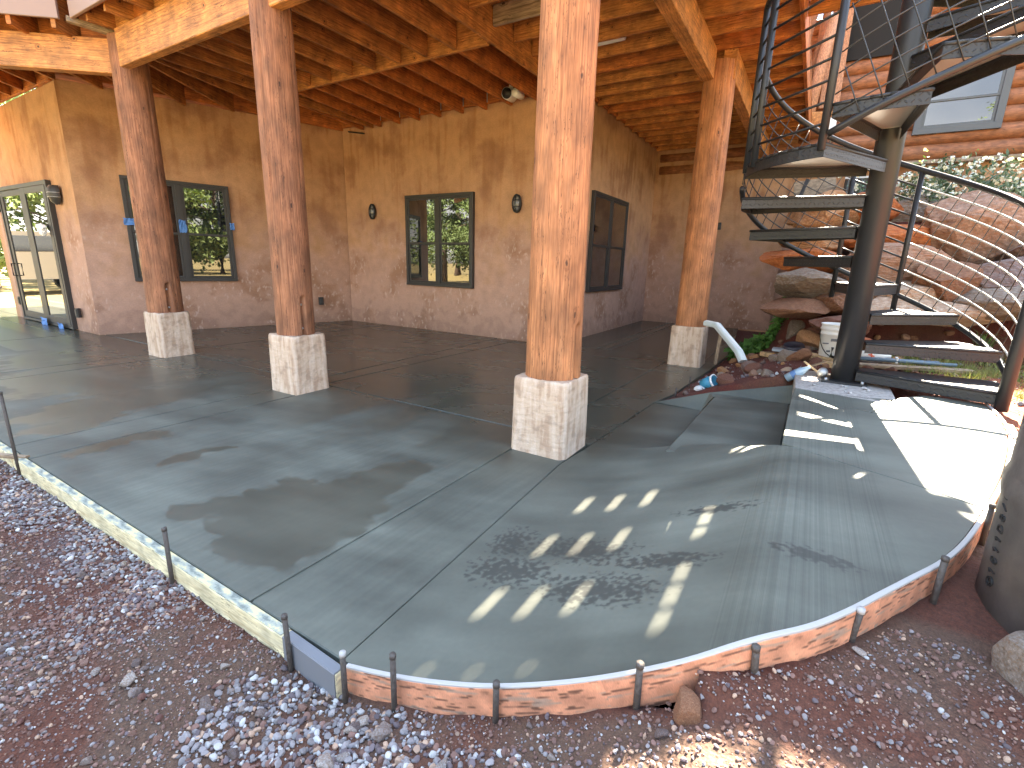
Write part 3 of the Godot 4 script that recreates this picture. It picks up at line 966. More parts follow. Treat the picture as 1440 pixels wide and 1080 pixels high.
# a window in local axes: x along the wall, y up, z out of the wall; sub-parts are its frame bars, sashes and panes
func window(house: Node3D, at: Vector3, along: Vector3, out: Vector3, w: float, h: float, m: Material, mid_y := 0.5, units := 2, fr := 0.05, label := "") -> void:
	var n := Node3D.new()
	n.name = "window"
	house.add_child(n, true)
	n.transform = Transform3D(Basis(along, Vector3.UP, out), at)
	if label: n.set_meta("label", label)
	var f := MB.new()
	f.bar(Vector3(-w / 2, fr / 2, 0), Vector3(w / 2, fr / 2, 0), fr, 0.075, 0.004, Vector3.BACK)
	f.bar(Vector3(-w / 2, h - fr / 2, 0), Vector3(w / 2, h - fr / 2, 0), fr, 0.075, 0.004, Vector3.BACK)
	f.bar(Vector3(-w / 2 + fr / 2, fr, 0), Vector3(-w / 2 + fr / 2, h - fr, 0), fr, 0.072, 0.004, Vector3.BACK)
	f.bar(Vector3(w / 2 - fr / 2, fr, 0), Vector3(w / 2 - fr / 2, h - fr, 0), fr, 0.072, 0.004, Vector3.BACK)
	put("frame", f.done(), m, n)
	var iw := (w - 2.0 * fr) / units
	for k in units:
		var x0 := -w / 2 + fr + iw * k
		var x1 := x0 + iw
		if k > 0:
			local_bar(n, "mullion", Vector3(x0, fr, 0.004), Vector3(x0, h - fr, 0.004), 0.075, 0.062, m)
			x0 += 0.037
		if k < units - 1: x1 -= 0.037
		var hm := fr + (h - 2 * fr) * mid_y
		for v in 2:
			var y0 := fr if v == 0 else hm - 0.012
			var y1 := hm + 0.02 if v == 0 else h - fr
			var z := 0.004 if v == 0 else 0.014
			var s := 0.036
			var sm := MB.new()
			sm.bar(Vector3(x0, y0 + s / 2, z), Vector3(x1, y0 + s / 2, z), s, 0.022, 0.003, Vector3.BACK)
			sm.bar(Vector3(x0, y1 - s / 2, z), Vector3(x1, y1 - s / 2, z), s, 0.022, 0.003, Vector3.BACK)
			sm.bar(Vector3(x0 + s / 2, y0 + s, z), Vector3(x0 + s / 2, y1 - s, z), s, 0.020, 0.003, Vector3.BACK)
			sm.bar(Vector3(x1 - s / 2, y0 + s, z), Vector3(x1 - s / 2, y1 - s, z), s, 0.020, 0.003, Vector3.BACK)
			put("sash", sm.done(), m, n)
			var pm := MB.new()
			pm.bar(Vector3(x0 + s * 0.8, (y0 + y1) / 2, z), Vector3(x1 - s * 0.8, (y0 + y1) / 2, z), y1 - y0 - s * 1.6, 0.006, 0.001, Vector3.BACK)
			put("pane", pm.done(), M.glass, n)

func build_house() -> Node3D:
	var house := thing("house", "tan stucco and log house with dark framed windows around the patio", "house")
	var walls := [
		[[-7.757, 6.62], [-3.22, 6.62], 3.50, 3.50, [0, -1], 0.05, "middle stucco wall with one double window and two lamps"],
		[[-3.22, 6.62], [-3.22, 11.1], 3.62, 3.62, [1, 0], 0.63, "side stucco wall facing right, with a dark window"],
		[[-3.22, 11.1], [-0.62, 11.1], 3.70, 3.70, [0, -1], 0.31, "shaded rear stucco wall behind the rear post"],
		[[-0.64, 11.22], [6.0, 11.22], 3.06, 3.06, [0, -1], 0.77, "stucco foundation band under the log wall"],
		[[-8.927, 2.91], [-7.757, 6.735], 3.40, 3.48, [0.956, -0.293], 0.42, "angled stucco wall with the taped window"],
		[[-12.5, 2.91], [-8.927, 2.91], 3.32, 3.38, [0, -1], 0.12, "pale stucco wall with the sliding door"],
		[[-12.5, 9.0], [-12.5, 2.91], 3.32, 3.32, [-1, 0], 0.5, ""]]
	for w in walls:
		var o := put("wall", wall_mesh(Vector2(w[0][0], w[0][1]), Vector2(w[1][0], w[1][1]), w[2], w[3], Vector2(w[4][0], w[4][1]), w[5]), M.stucco, house)
		if w[6]: o.set_meta("label", w[6])
	# plain block behind the walls, so that no daylight enters from behind
	var core := MB.new()
	core.box(Vector3(-8.0, 1.8, -9.2), Vector3(8.0, 4.0, 3.9), 0.02)
	core.box(Vector3(1.2, 1.4, -13.0), Vector3(9.4, 3.2, 2.9), 0.02)
	put("core", core.done(), M.joist_dark, house)
	var Z := Vector3(0, 0, 1)
	window(house, V(-5.49, 0.777, 6.60), Vector3.RIGHT, Z, 1.446, 1.50, M.frame, 0.47)
	window(house, V(-3.20, 0.765, 8.505), Vector3(0, 0, -1), Vector3.RIGHT, 1.69, 1.60, M.frame, 0.47)
	var la := Vector2(-7.757, 6.735) - Vector2(-8.927, 2.91)
	la = la.normalized()
	var along := Vector3(la.x, 0, -la.y)
	var outn := Vector3(la.y, 0, la.x)
	window(house, V(-8.571, 0.78, 4.075) + outn * 0.016, along, outn, 1.385, 1.50, M.frame, 0.48)
	# sliding door
	var dn := Node3D.new()
	dn.name = "sliding_door"
	house.add_child(dn, true)
	dn.position = V(-10.81, 0.012, 2.89)
	var dm := MB.new()
	for s in [-1.08, 1.08]:
		dm.bar(Vector3(s, 0.0, 0), Vector3(s, 2.18, 0), 0.05, 0.08, 0.004, Vector3.BACK)
	dm.bar(Vector3(-1.055, 2.15, 0), Vector3(1.055, 2.15, 0), 0.06, 0.078, 0.004, Vector3.BACK)
	dm.bar(Vector3(-1.055, 0.02, 0), Vector3(1.055, 0.02, 0), 0.04, 0.078, 0.004, Vector3.BACK)
	put("frame", dm.done(), M.frame, dn)
	for s in 2:
		var x0 := -1.05 if s == 0 else 0.02
		var x1 := 0.07 if s == 0 else 1.05
		var z := 0.012 if s == 0 else 0.03
		var sm := MB.new()
		for e in [x0 + (0.055 if s == 0 else 0.09), x1 - (0.09 if s == 0 else 0.055)]:
			sm.bar(Vector3(e, 0.045, z), Vector3(e, 2.115, z), 0.18 if absf(e) < 0.2 else 0.11, 0.03, 0.004, Vector3.BACK)
		sm.bar(Vector3(x0 + 0.09, 0.10, z), Vector3(x1 - 0.09, 0.10, z), 0.11, 0.028, 0.004, Vector3.BACK)
		sm.bar(Vector3(x0 + 0.09, 2.07, z), Vector3(x1 - 0.09, 2.07, z), 0.09, 0.028, 0.004, Vector3.BACK)
		put("leaf_frame", sm.done(), M.frame, dn)
		var pm := MB.new()
		pm.bar(Vector3(x0 + 0.08, 1.09, z), Vector3(x1 - 0.08, 1.09, z), 1.90, 0.008, 0.001, Vector3.BACK)
		put("pane", pm.done(), M.glass, dn)
	var hm := MB.new()
	hm.tube([Vector3(-0.99, 0.75, 0.03), Vector3(-0.99, 0.75, 0.08), Vector3(-0.99, 0.95, 0.08), Vector3(-0.99, 0.95, 0.03)], 0.011, 8)
	put("handle", hm.done(), M.black, dn)
	# log wall over the foundation
	var hz := 3.06
	var k := 0
	while hz < 5.45:
		var lm := MB.new()
		var r := 0.135
		lm.smooth(true)
		var pts := []
		for i in 22:
			var x := -3.15 + i * 0.43
			pts.append(V(x, hz + r + 0.012 * N1.get_noise_2d(x * 60.0, k * 90.0), 11.21 + 0.012 * N1.get_noise_2d(x * 60.0 + 500.0, k * 90.0)))
		lm.sweep(pts, MB.circle(r, 16), Vector3.UP, true, 1.6, k * 1.37)
		put("log", lm.done(), M.log_wall, house)
		hz += 0.245
		k += 1
	var sill := MB.new()
	sill.bar(V(-0.6, 3.035, 11.12), V(6.0, 3.035, 11.12), 0.16, 0.06)
	put("sill_board", sill.done(), M.joist_grey, house)
	window(house, V(1.60, 3.46, 11.055), Vector3.RIGHT, Z, 1.10, 1.12, M.frame_grey, 0.42, 1, 0.10, "grey framed window in the log wall, blue sky mirrored in it")
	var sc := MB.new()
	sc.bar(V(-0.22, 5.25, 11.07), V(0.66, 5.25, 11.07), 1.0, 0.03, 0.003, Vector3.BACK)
	put("opening_shade", sc.done(), mat(lin(0.012, 0.011, 0.010), 0.95), house).set_meta("label", "dark panel painted as the shaded porch opening high in the log wall")  # near-black sheet painted in for the porch shade
	# upper storey behind the deck, out of the picture
	var up := MB.new()
	up.box(V(-7.6, 4.4, 8.9), Vector3(8.6, 1.2, 4.4), 0.02)
	put("upper_wall", up.done(), M.log_wall, house)
	var ev := MB.new()
	ev.box(V(-3.0, 5.80, 10.4), Vector3(5.5, 0.14, 1.7), 0.02)
	put("added_eave", ev.done(), M.joist, house)  # unseen roof edge, added to keep the sun off the steps
	return house

func build_log_brackets() -> void:
	var t := thing("log_bracket", "weathered forked logs and pale board rising at the log wall corner", "log bracket", V(-0.5, 3.6, 10.7))
	var o := V(-0.5, 3.6, 10.7)
	var m := MB.new()
	m.bar(V(-1.04, 5.5, 10.7) - o, V(-0.54, 3.6, 10.7) - o, 0.11, 0.16, 0.006, Vector3.BACK)
	put("board", m.done(), M.plank, t)
	var m0 := MB.new()
	m0.bar(V(-1.14, 5.5, 10.74) - o, V(-0.62, 3.6, 10.74) - o, 0.07, 0.12, 0.006, Vector3.BACK)
	put("backing_board", m0.done(), M.joist_grey, t)
	for p in [[[-0.62, 5.75, 10.62], [-0.74, 4.9, 10.62], [-0.80, 4.25, 10.62], 0.085, "log_red"], [[-0.34, 5.3, 10.60], [-0.42, 4.7, 10.60], [-0.50, 3.7, 10.62], 0.085, "log_pale"], [[-0.44, 5.75, 10.78], [-0.50, 5.0, 10.78], [-0.66, 4.2, 10.78], 0.06, "log_red"]]:
		var lm := MB.new()
		var pts := []
		for k in 3: pts.append(V(p[k][0], p[k][1], p[k][2]) - o)
		lm.tube(pts, p[3], 12)
		put("log", lm.done(), M[p[4]], t)
	var c := MB.new()
	c.bar(V(-0.24, 5.75, 10.9) - o, V(-0.22, 4.0, 10.9) - o, 0.30, 0.10, 0.006, Vector3.BACK)
	put("corner_board", c.done(), M.log_pale, t)
	var foot := MB.new()
	foot.bar(V(-0.50, 3.75, 10.62) - o, V(-0.10, 3.72, 10.62) - o, 0.20, 0.26, 0.03)
	put("log_end", foot.done(), M.joist, t)
	var b := thing("junction_box", "small off-white electrical box on the log wall under the brackets", "electrical box", V(-0.13, 3.50, 10.45))
	var bm := MB.new()
	bm.box(Vector3(0, 0.1, 0), Vector3(0.14, 0.24, 0.10), 0.01)
	put("case", bm.done(), M.white, b)
	var bc := MB.new()
	bc.tube([Vector3(0, -0.02, -0.2), Vector3(0, -0.02, 0), Vector3(0.03, -0.10, 0.0), Vector3(0.03, -0.35, -0.1)], 0.012, 8)
	put("conduit", bc.done(), M.white, b)

func log_mesh(r0: float, r1: float, h: float, seed_: int, notch: bool, top_notch := 0.0) -> ArrayMesh:
	var m := MB.new()
	m.smooth(true)
	var na := 88
	var nh := 96
	var hs := []
	for j in nh + 1:
		var t := j / float(nh)
		hs.append(h * (t * 0.35 + 0.65 * t * t) if notch else h * t)
	var g := []
	for j in nh + 1:
		var y: float = hs[j]
		var line := []
		for i in na + 1:
			var a := TAU * (i % na) / na
			var r := lerpf(r0, r1, y / h)
			var ca := cos(a)
			var sa := sin(a)
			r *= 1.0 + 0.05 * N1.get_noise_3d(ca * 40.0 + seed_ * 50.0, y * 45.0, sa * 40.0) + 0.035 * N2.get_noise_3d(ca * 60.0, y * 9.0 + seed_ * 30.0, sa * 60.0)
			# drying checks: narrow lengthwise cracks
			for c in 4:
				var ac := fmod(seed_ * 1.7 + c * 1.63, TAU) + 0.05 * sin(y * 2.0 + c) + 0.03 * N2.get_noise_2d(y * 60.0, c * 70.0 + seed_)
				var da := absf(wrapf(a - ac, -PI, PI))
				var on := s01(N1.get_noise_2d(y * 30.0 + c * 91.0, seed_ * 13.0), -0.22, 0.05)
				r -= on * 0.016 * maxf(0.0, 1.0 - da / 0.045)
			if notch and y < 0.34:
				var da2 := wrapf(a - deg_to_rad(-8.0), -PI, PI)
				if absf(da2) < 0.13: r -= 0.055
			line.append([Vector3(ca * r, y, -sa * r), Vector2(y / 3.1 + seed_ * 0.23, a / TAU + seed_ * 0.31)])
		line[na][1].y = 1.0 + seed_ * 0.31
		g.append(line)
	for j in nh:
		for i in na:
			m.quad(g[j][i][0], g[j][i + 1][0], g[j + 1][i + 1][0], g[j + 1][i][0], g[j][i][0] * Vector3(1, 0, 1), g[j][i][1], g[j][i + 1][1], g[j + 1][i + 1][1], g[j + 1][i][1])
	m.smooth(false)
	for i in na:
		m.tri(Vector3(0, h, 0), g[nh][i][0], g[nh][i + 1][0], Vector3.UP, Vector2(0.3, 0.5), Vector2(0.3 + 0.1 * cos(i * TAU / na), 0.5), Vector2(0.3, 0.6))
	return m.done()

func pier_mesh(w: float, h: float, seed_: int) -> ArrayMesh:
	var m := MB.new()
	m.smooth(true)
	# rounded square rings, slightly lumpy
	var rings := []
	var prof := [[0.0, 1.02], [0.02, 1.01], [h * 0.3, 1.0], [h * 0.6, 0.995], [h * 0.9, 0.985], [h - 0.018, 0.975], [h - 0.006, 0.955], [h, 0.92]]
	var per := 64
	for p in prof:
		var ring := []
		for k in per + 1:
			var kk := k % per
			var side := kk / 16
			var t := (kk % 16) / 16.0 * 2.0 - 1.0
			var e: float = w / 2.0 * p[1]
			var q := Vector2(t, -1)
			q = q.rotated(side * PI / 2)
			var mx := maxf(absf(q.x), absf(q.y))
			q = q * (1.0 if q.length() < 1.30 else 1.30 / q.length() * 1.0)
			var b := 1.0 + 0.022 * N1.get_noise_3d(q.x * 60.0 + seed_ * 40.0, p[0] * 160.0, q.y * 60.0)
			ring.append([Vector3(q.x * e * b, p[0] + 0.008 * N2.get_noise_2d(q.x * 200.0, q.y * 200.0 + seed_ * 9.0) * (1.0 if p[0] > 0.1 else 0.0), q.y * e * b), Vector2(k / float(per), 1.0 - p[0] / h * 0.98)])
		rings.append(ring)
	for j in prof.size() - 1:
		for k in per:
			m.quad(rings[j][k][0], rings[j][k + 1][0], rings[j + 1][k + 1][0], rings[j + 1][k][0], rings[j][k][0] * Vector3(1, 0, 1) + Vector3(0, 0.02, 0), rings[j][k][1], rings[j][k + 1][1], rings[j + 1][k + 1][1], rings[j + 1][k][1])
	m.smooth(false)
	var last: Array = rings[prof.size() - 1]
	for k in per:
		m.tri(Vector3(0, h + 0.002, 0), last[k][0], last[k + 1][0], Vector3.UP, Vector2(0.5, 0.5), Vector2(0.5, 0.4), Vector2(0.52, 0.4))
	return m.done()

func build_posts() -> void:
	var posts := [
		[-6.61, 2.84, 0.375, 0.525, 0.183, 0.168, 2.90, "log_red", "leftmost of the four posts, reddish log left of the taped window", "leftmost concrete pier, streaked grey, before the taped window"],
		[-3.975, 2.745, 0.375, 0.525, 0.163, 0.153, 2.92, "log_red", "reddish brown log post between the leftmost post and the large near post", "streaked cream concrete pier under the second log post"],
		[-1.372, 2.79, 0.395, 0.50, 0.182, 0.160, 3.04, "log_orange", "large near log post, orange with long cracks and knots", "large near concrete pier, pinkish, at the corner of the steps"],
		[-1.245, 6.43, 0.40, 0.50, 0.184, 0.172, 2.98, "log_orange", "rear log post beside the dirt and the bent gutter", "rear concrete pier beside the dirt mound"]]
	for k in posts.size():
		var p: Array = posts[k]
		var pier := thing("concrete_pier", p[9], "pier", V(p[0], -0.004, p[1]), "concrete piers under the log posts")
		put("block", pier_mesh(p[2], p[3], k), M.pier, pier)
		var post := thing("log_post", p[8], "post", V(p[0], p[3] - 0.003, p[1]), "log posts holding up the deck")
		put("trunk", log_mesh(p[4], p[5], (3.40 if k != 3 else 3.44) - p[3], k + 1, k != 3), M[p[7]], post)
		if k != 3:
			var b := MB.new()
			for y in [0.06, 0.27]:
				b.tube([Vector3(p[4] - 0.06, y, 0.022), Vector3(p[4] - 0.035, y, 0.022)], 0.010, 8)
			put("bolt", b.done(), M.galv, post)
	# split top of the rear post
	
func build_deck() -> void:
	var deck := thing("deck", "orange stained timber deck overhead with joists, beams and boards", "deck", V(0, 0, 0))
	var top := 3.74
	# beams
	var beams := [
		[-6.40, 2.70, -1.22, 2.70, 0.095, 3.05, 3.395, "front beam along the post line", M.beam],
		[-1.34, 2.60, -1.34, 6.28, 0.135, 3.24, 3.545, "cross beam from the near post to the rear post", M.beam],
		[-1.14, 6.36, -1.14, 11.0, 0.135, 3.24, 3.545, "", M.beam]]
	for b in beams:
		var m := MB.new()
		m.bar(V(b[0], (b[5] + b[6]) / 2, b[1]), V(b[2], (b[5] + b[6]) / 2, b[3]), b[4], b[6] - b[5], 0.006, Vector3.UP, 2.0, b[0])
		var o := put("beam", m.done(), b[8], deck)
		if b[7]: o.set_meta("label", b[7])
	var e := Vector2(0.777, 0.629)
	var pp := Vector2(-0.629, 0.777)
	var l0 := Vector2(-6.74, 2.79)
	var l1 := l0 - e * 4.6
	var lb := MB.new()
	lb.bar(V(l0.x, 3.225, l0.y), V(l1.x, 3.225, l1.y), 0.11, 0.33, 0.006, Vector3.UP, 2.0)
	put("beam", lb.done(), M.beam, deck).set_meta("label", "angled beam running left from the leftmost post")
	var js := []   # from, to, bottom, material
	var rr := RandomNumberGenerator.new()
	rr.seed = 5
	var kinds := [M.joist, M.joist, M.joist_dark, M.joist_red]
	for k in 8:
		var x := -3.66 - 0.405 * k
		js.append([Vector2(x, 2.47), Vector2(x, 4.695), 3.41, [M.joist, M.joist_dark, M.joist, M.joist_dark][k % 4]])
	for k in 9:
		var x := -3.66 - 0.405 * k
		js.append([Vector2(x, 4.765), Vector2(x - 0.035 * k, 6.58), 3.41, M.joist_red])
	js.append([Vector2(-7.25, 4.73), Vector2(-3.25, 4.73), 3.395, M.joist])
	js.append([Vector2(-3.22, 2.47), Vector2(-3.22, 6.60), 3.41, M.joist])
	for k in 21:
		var d := 2.679 + 0.411 * k
		var mk: Material = kinds[(k * 7 + 1) % 2]
		if k == 5: mk = M.joist_grey
		if k in [2, 9, 13]: mk = M.joist_red
		js.append([Vector2(-3.185, d), Vector2(-0.48, d), 3.55, mk])
	# fan between the bays
	js.append([Vector2(-6.90, 3.1), Vector2(-6.93, 6.58), 3.41, M.joist_dark])
	js.append([Vector2(-6.96, 3.05), Vector2(-7.72, 5.6), 3.41, M.joist_dark])
	js.append([Vector2(-7.02, 2.95), Vector2(-8.25, 4.9), 3.41, M.joist_dark])
	for k in 13:
		var a := Vector2(-6.79, 2.40) - e * (0.12 + 0.40 * k)
		var far := a + pp * 8.0
		# stop at the wall
		var hit = Geometry2D.segment_intersects_segment(a, far, Vector2(-8.927, 2.91), Vector2(-7.757, 6.735))
		if hit == null: hit = Geometry2D.segment_intersects_segment(a, far, Vector2(-12.4, 2.91), Vector2(-8.927, 2.91))
		if hit == null: hit = a + pp * 4.0
		js.append([a, hit - pp * 0.03, 3.37, kinds[(k + 2) % 4]])
	for j in js:
		var m := MB.new()
		var hh: float = top - j[2]
		m.bar(V(j[0].x, j[2] + hh / 2, j[0].y), V(j[1].x, j[2] + hh / 2, j[1].y), 0.042, hh - 0.002, 0.004, Vector3.UP, 1.9, rr.randf() * 5.0)
		put("joist", m.done(), j[3], deck)
	# rim boards on top of the walls
	for r in [[[-7.7, 6.585], [-3.25, 6.585], 3.49], [[-3.185, 6.65], [-3.185, 11.05], 3.60], [[-3.2, 11.06], [-0.66, 11.06], 3.68], [[-8.90, 2.93], [-7.73, 6.70], 3.46], [[-12.4, 2.875], [-8.93, 2.875], 3.36], [[-0.455, 2.45], [-0.455, 11.1], 3.53], [[-6.75, 2.445], [-0.48, 2.445], 3.47]]:
		var m := MB.new()
		m.bar(V(r[0][0], (r[2] + 3.738) / 2, r[0][1]), V(r[1][0], (r[2] + 3.738) / 2, r[1][1]), 0.04, 3.738 - r[2], 0.003, Vector3.UP, 1.9, rr.randf() * 4.0)
		put("rim_board", m.done(), M.joist_red, deck)
	# blocking between joists above the beams
	for k in 7:
		var x := -3.66 - 0.405 * k - 0.2025
		var m := MB.new()
		m.bar(V(x - 0.175, 3.59, 2.72), V(x + 0.175, 3.59, 2.72), 0.04, 0.36, 0.003, Vector3.UP, 1.9, rr.randf() * 4.0)
		put("blocking", m.done(), M.joist_red if k % 2 else M.beam, deck)
	for k in 11:
		var a := l0 - e * (0.02 + 0.40 * k) + pp * 0.08
		var m := MB.new()
		m.bar(V(a.x, 3.59, a.y), V(a.x - e.x * 0.34, 3.59, a.y - e.y * 0.34), 0.04, 0.36, 0.003, Vector3.UP, 1.9, rr.randf() * 4.0)
		put("blocking", m.done(), M.joist_red, deck)
	# metal straps at the joist ends
	for k in 9:
		var x := -3.66 - 0.44 * k + 0.03
		var m := MB.new()
		m.bar(V(x, 3.50, 6.555), V(x, 3.66, 6.555), 0.018, 0.006, 0.001, Vector3.BACK)
		put("strap", m.done(), M.galv, deck)
	for k in 9:
		var d := 6.78 + 0.42 * k
		var m := MB.new()
		m.bar(V(-3.155, 3.60, d), V(-3.155, 3.76, d), 0.020, 0.006, 0.001, Vector3.RIGHT)
		put("strap", m.done(), M.galv, deck)
	for k in 4:
		var p := Vector2(-8.85, 3.2).lerp(Vector2(-7.85, 6.4), k / 3.0)
		var m := MB.new()
		m.bar(V(p.x, 3.46, p.y), V(p.x, 3.66, p.y), 0.018, 0.006, 0.001, Vector3.RIGHT)
		put("strap", m.done(), M.galv, deck)
	# fascia with its corner
	var f := MB.new()
	var c0 := Vector2(-6.80, 2.385)
	var c1 := c0 - e * 5.0
	f.bar(V(c0.x - e.x * 0.04, 3.62, c0.y - e.y * 0.04), V(c1.x, 3.62, c1.y), 0.03, 0.34, 0.004, Vector3.UP)
	put("fascia", f.done(), M.fascia, deck)
	var f2 := MB.new()
	f2.bar(V(-6.70, 3.62, 2.42), V(-0.44, 3.62, 2.415), 0.03, 0.34, 0.004, Vector3.UP)
	put("fascia", f2.done(), M.fascia, deck)
	var f3 := MB.new()
	f3.bar(V(-6.775, 3.455, 2.40), V(-6.64, 3.42, 2.75), 0.07, 0.05, 0.004)
	put("corner_rafter", f3.done(), M.joist_grey, deck)
	# unseen landing between deck and stair head, added to shade the apron
	for k in 6:
		var m := MB.new()
		var lx := -0.351 + 0.135 * k
		m.bar(V(lx, 3.76, 4.98), V(lx, 3.76, 6.16), 0.134, 0.036, 0.0015, Vector3.UP, 1.9, k * 0.9)
		put("added_landing_board", m.done(), M.joist, deck)
	for d in [5.02, 5.57, 6.12]:
		var m := MB.new()
		m.bar(V(-0.43, 3.68, d), V(0.45, 3.68, d), 0.04, 0.12, 0.003, Vector3.UP, 1.9, d)
		put("added_landing_joist", m.done(), M.joist, deck)
	# deck boards; four seams near the stair stand open for a stretch
	for k in 74:
		var x := -11.16 + 0.145 * k
		var fd := 2.41 if x > -6.8 else 2.39 - (-6.8 - x) * 0.81
		var l := x
		var r := x + 0.145
		if k >= 70:
			l += 0.007
			r -= 0.007
			if k == 73: r += 0.007
			if k == 70: pass
			for z in [[2.41, 5.12], [6.62, 11.2]]:
				var fm := MB.new()
				fm.bar(V(x, 3.757, z[0]), V(x, 3.757, z[1]), 0.0138, 0.030, 0.001, Vector3.UP, 1.9, k * 0.3)
				put("added_seam_filler", fm.done(), M.joist_dark, deck)  # strips added in the seams to limit where sunlight falls through
		if k == 69: r -= 0.007
		var m := MB.new()
		m.bar(V((l + r) / 2, 3.76, fd), V((l + r) / 2, 3.76, 11.2), r - l, 0.036, 0.0015, Vector3.UP, 1.9, k * 0.7)
		put("deck_board", m.done(), [M.joist, M.joist_dark, M.joist_red][k % 3], deck)

# ---------------------------------------------------------------- spiral staircase
func hline(deg: float) -> float:       # top of the treads along the helix
	if deg < 191.0: return TREAD1 + STEP * (deg + 8.3) / 30.8 - 0.02
	if deg < 245.0: return WIND
	return WIND + STEP * (deg - 245.0) / 29.5

func on_helix(deg: float, r: float, h: float) -> Vector3:
	var a := deg_to_rad(deg)
	return Vector3(r * cos(a), h, -r * sin(a))

func tread_part(root: Node3D, d0: float, d1: float, h: float, label := "") -> void:
	var poly := PackedVector2Array()
	var nseg := int(maxf(5.0, (d1 - d0) / 5.0))
	var dm := (d0 + d1) / 2.0
	var half := minf((d1 - d0) / 2.0, 27.0)
	for k in nseg + 1:
		var a := deg_to_rad(lerpf(d0, d1, k / float(nseg)))
		poly.append(Vector2(cos(a), sin(a)) * SR)
	for s in [1, -1]:
		var a := deg_to_rad(dm + s * (half + 22.0))
		poly.append(Vector2(cos(a), sin(a)) * 0.105)
	var m := MB.new()
	m.slab(poly, h - 0.006, h, 0.0045)
	var o := put("tread", m.done(), M.tread, root)
	if label: o.set_meta("label", label)
	var f := MB.new()
	var n := poly.size()
	for k in n:
		if k == nseg + 1: continue     # the edge against the pole
		var a := poly[k]
		var b := poly[(k + 1) % n]
		f.bar(Vector3(a.x, h - 0.045, -a.y), Vector3(b.x, h - 0.045, -b.y), 0.006, 0.082, 0.002)
	# rounded nosing at the edges
	f.smooth(true)
	for k in n:
		if k == nseg + 1: continue
		var a := poly[k]
		var b := poly[(k + 1) % n]
		f.sweep([Vector3(a.x, h - 0.010, -a.y), Vector3(b.x, h - 0.010, -b.y)], MB.circle(0.0115, 8), Vector3.UP, true)
	put("tread_flange", f.done(), M.tread, root)
	var u := MB.new()
	var inner := PackedVector2Array()
	var c := Vector2(cos(deg_to_rad(dm)), sin(deg_to_rad(dm))) * 0.53
	for p in poly: inner.append(c + (p - c) * 0.965)
	u.slab(inner, h - 0.0105, h - 0.0075, 0.001)
	put("tread_underside", u.done(), M.under, root)

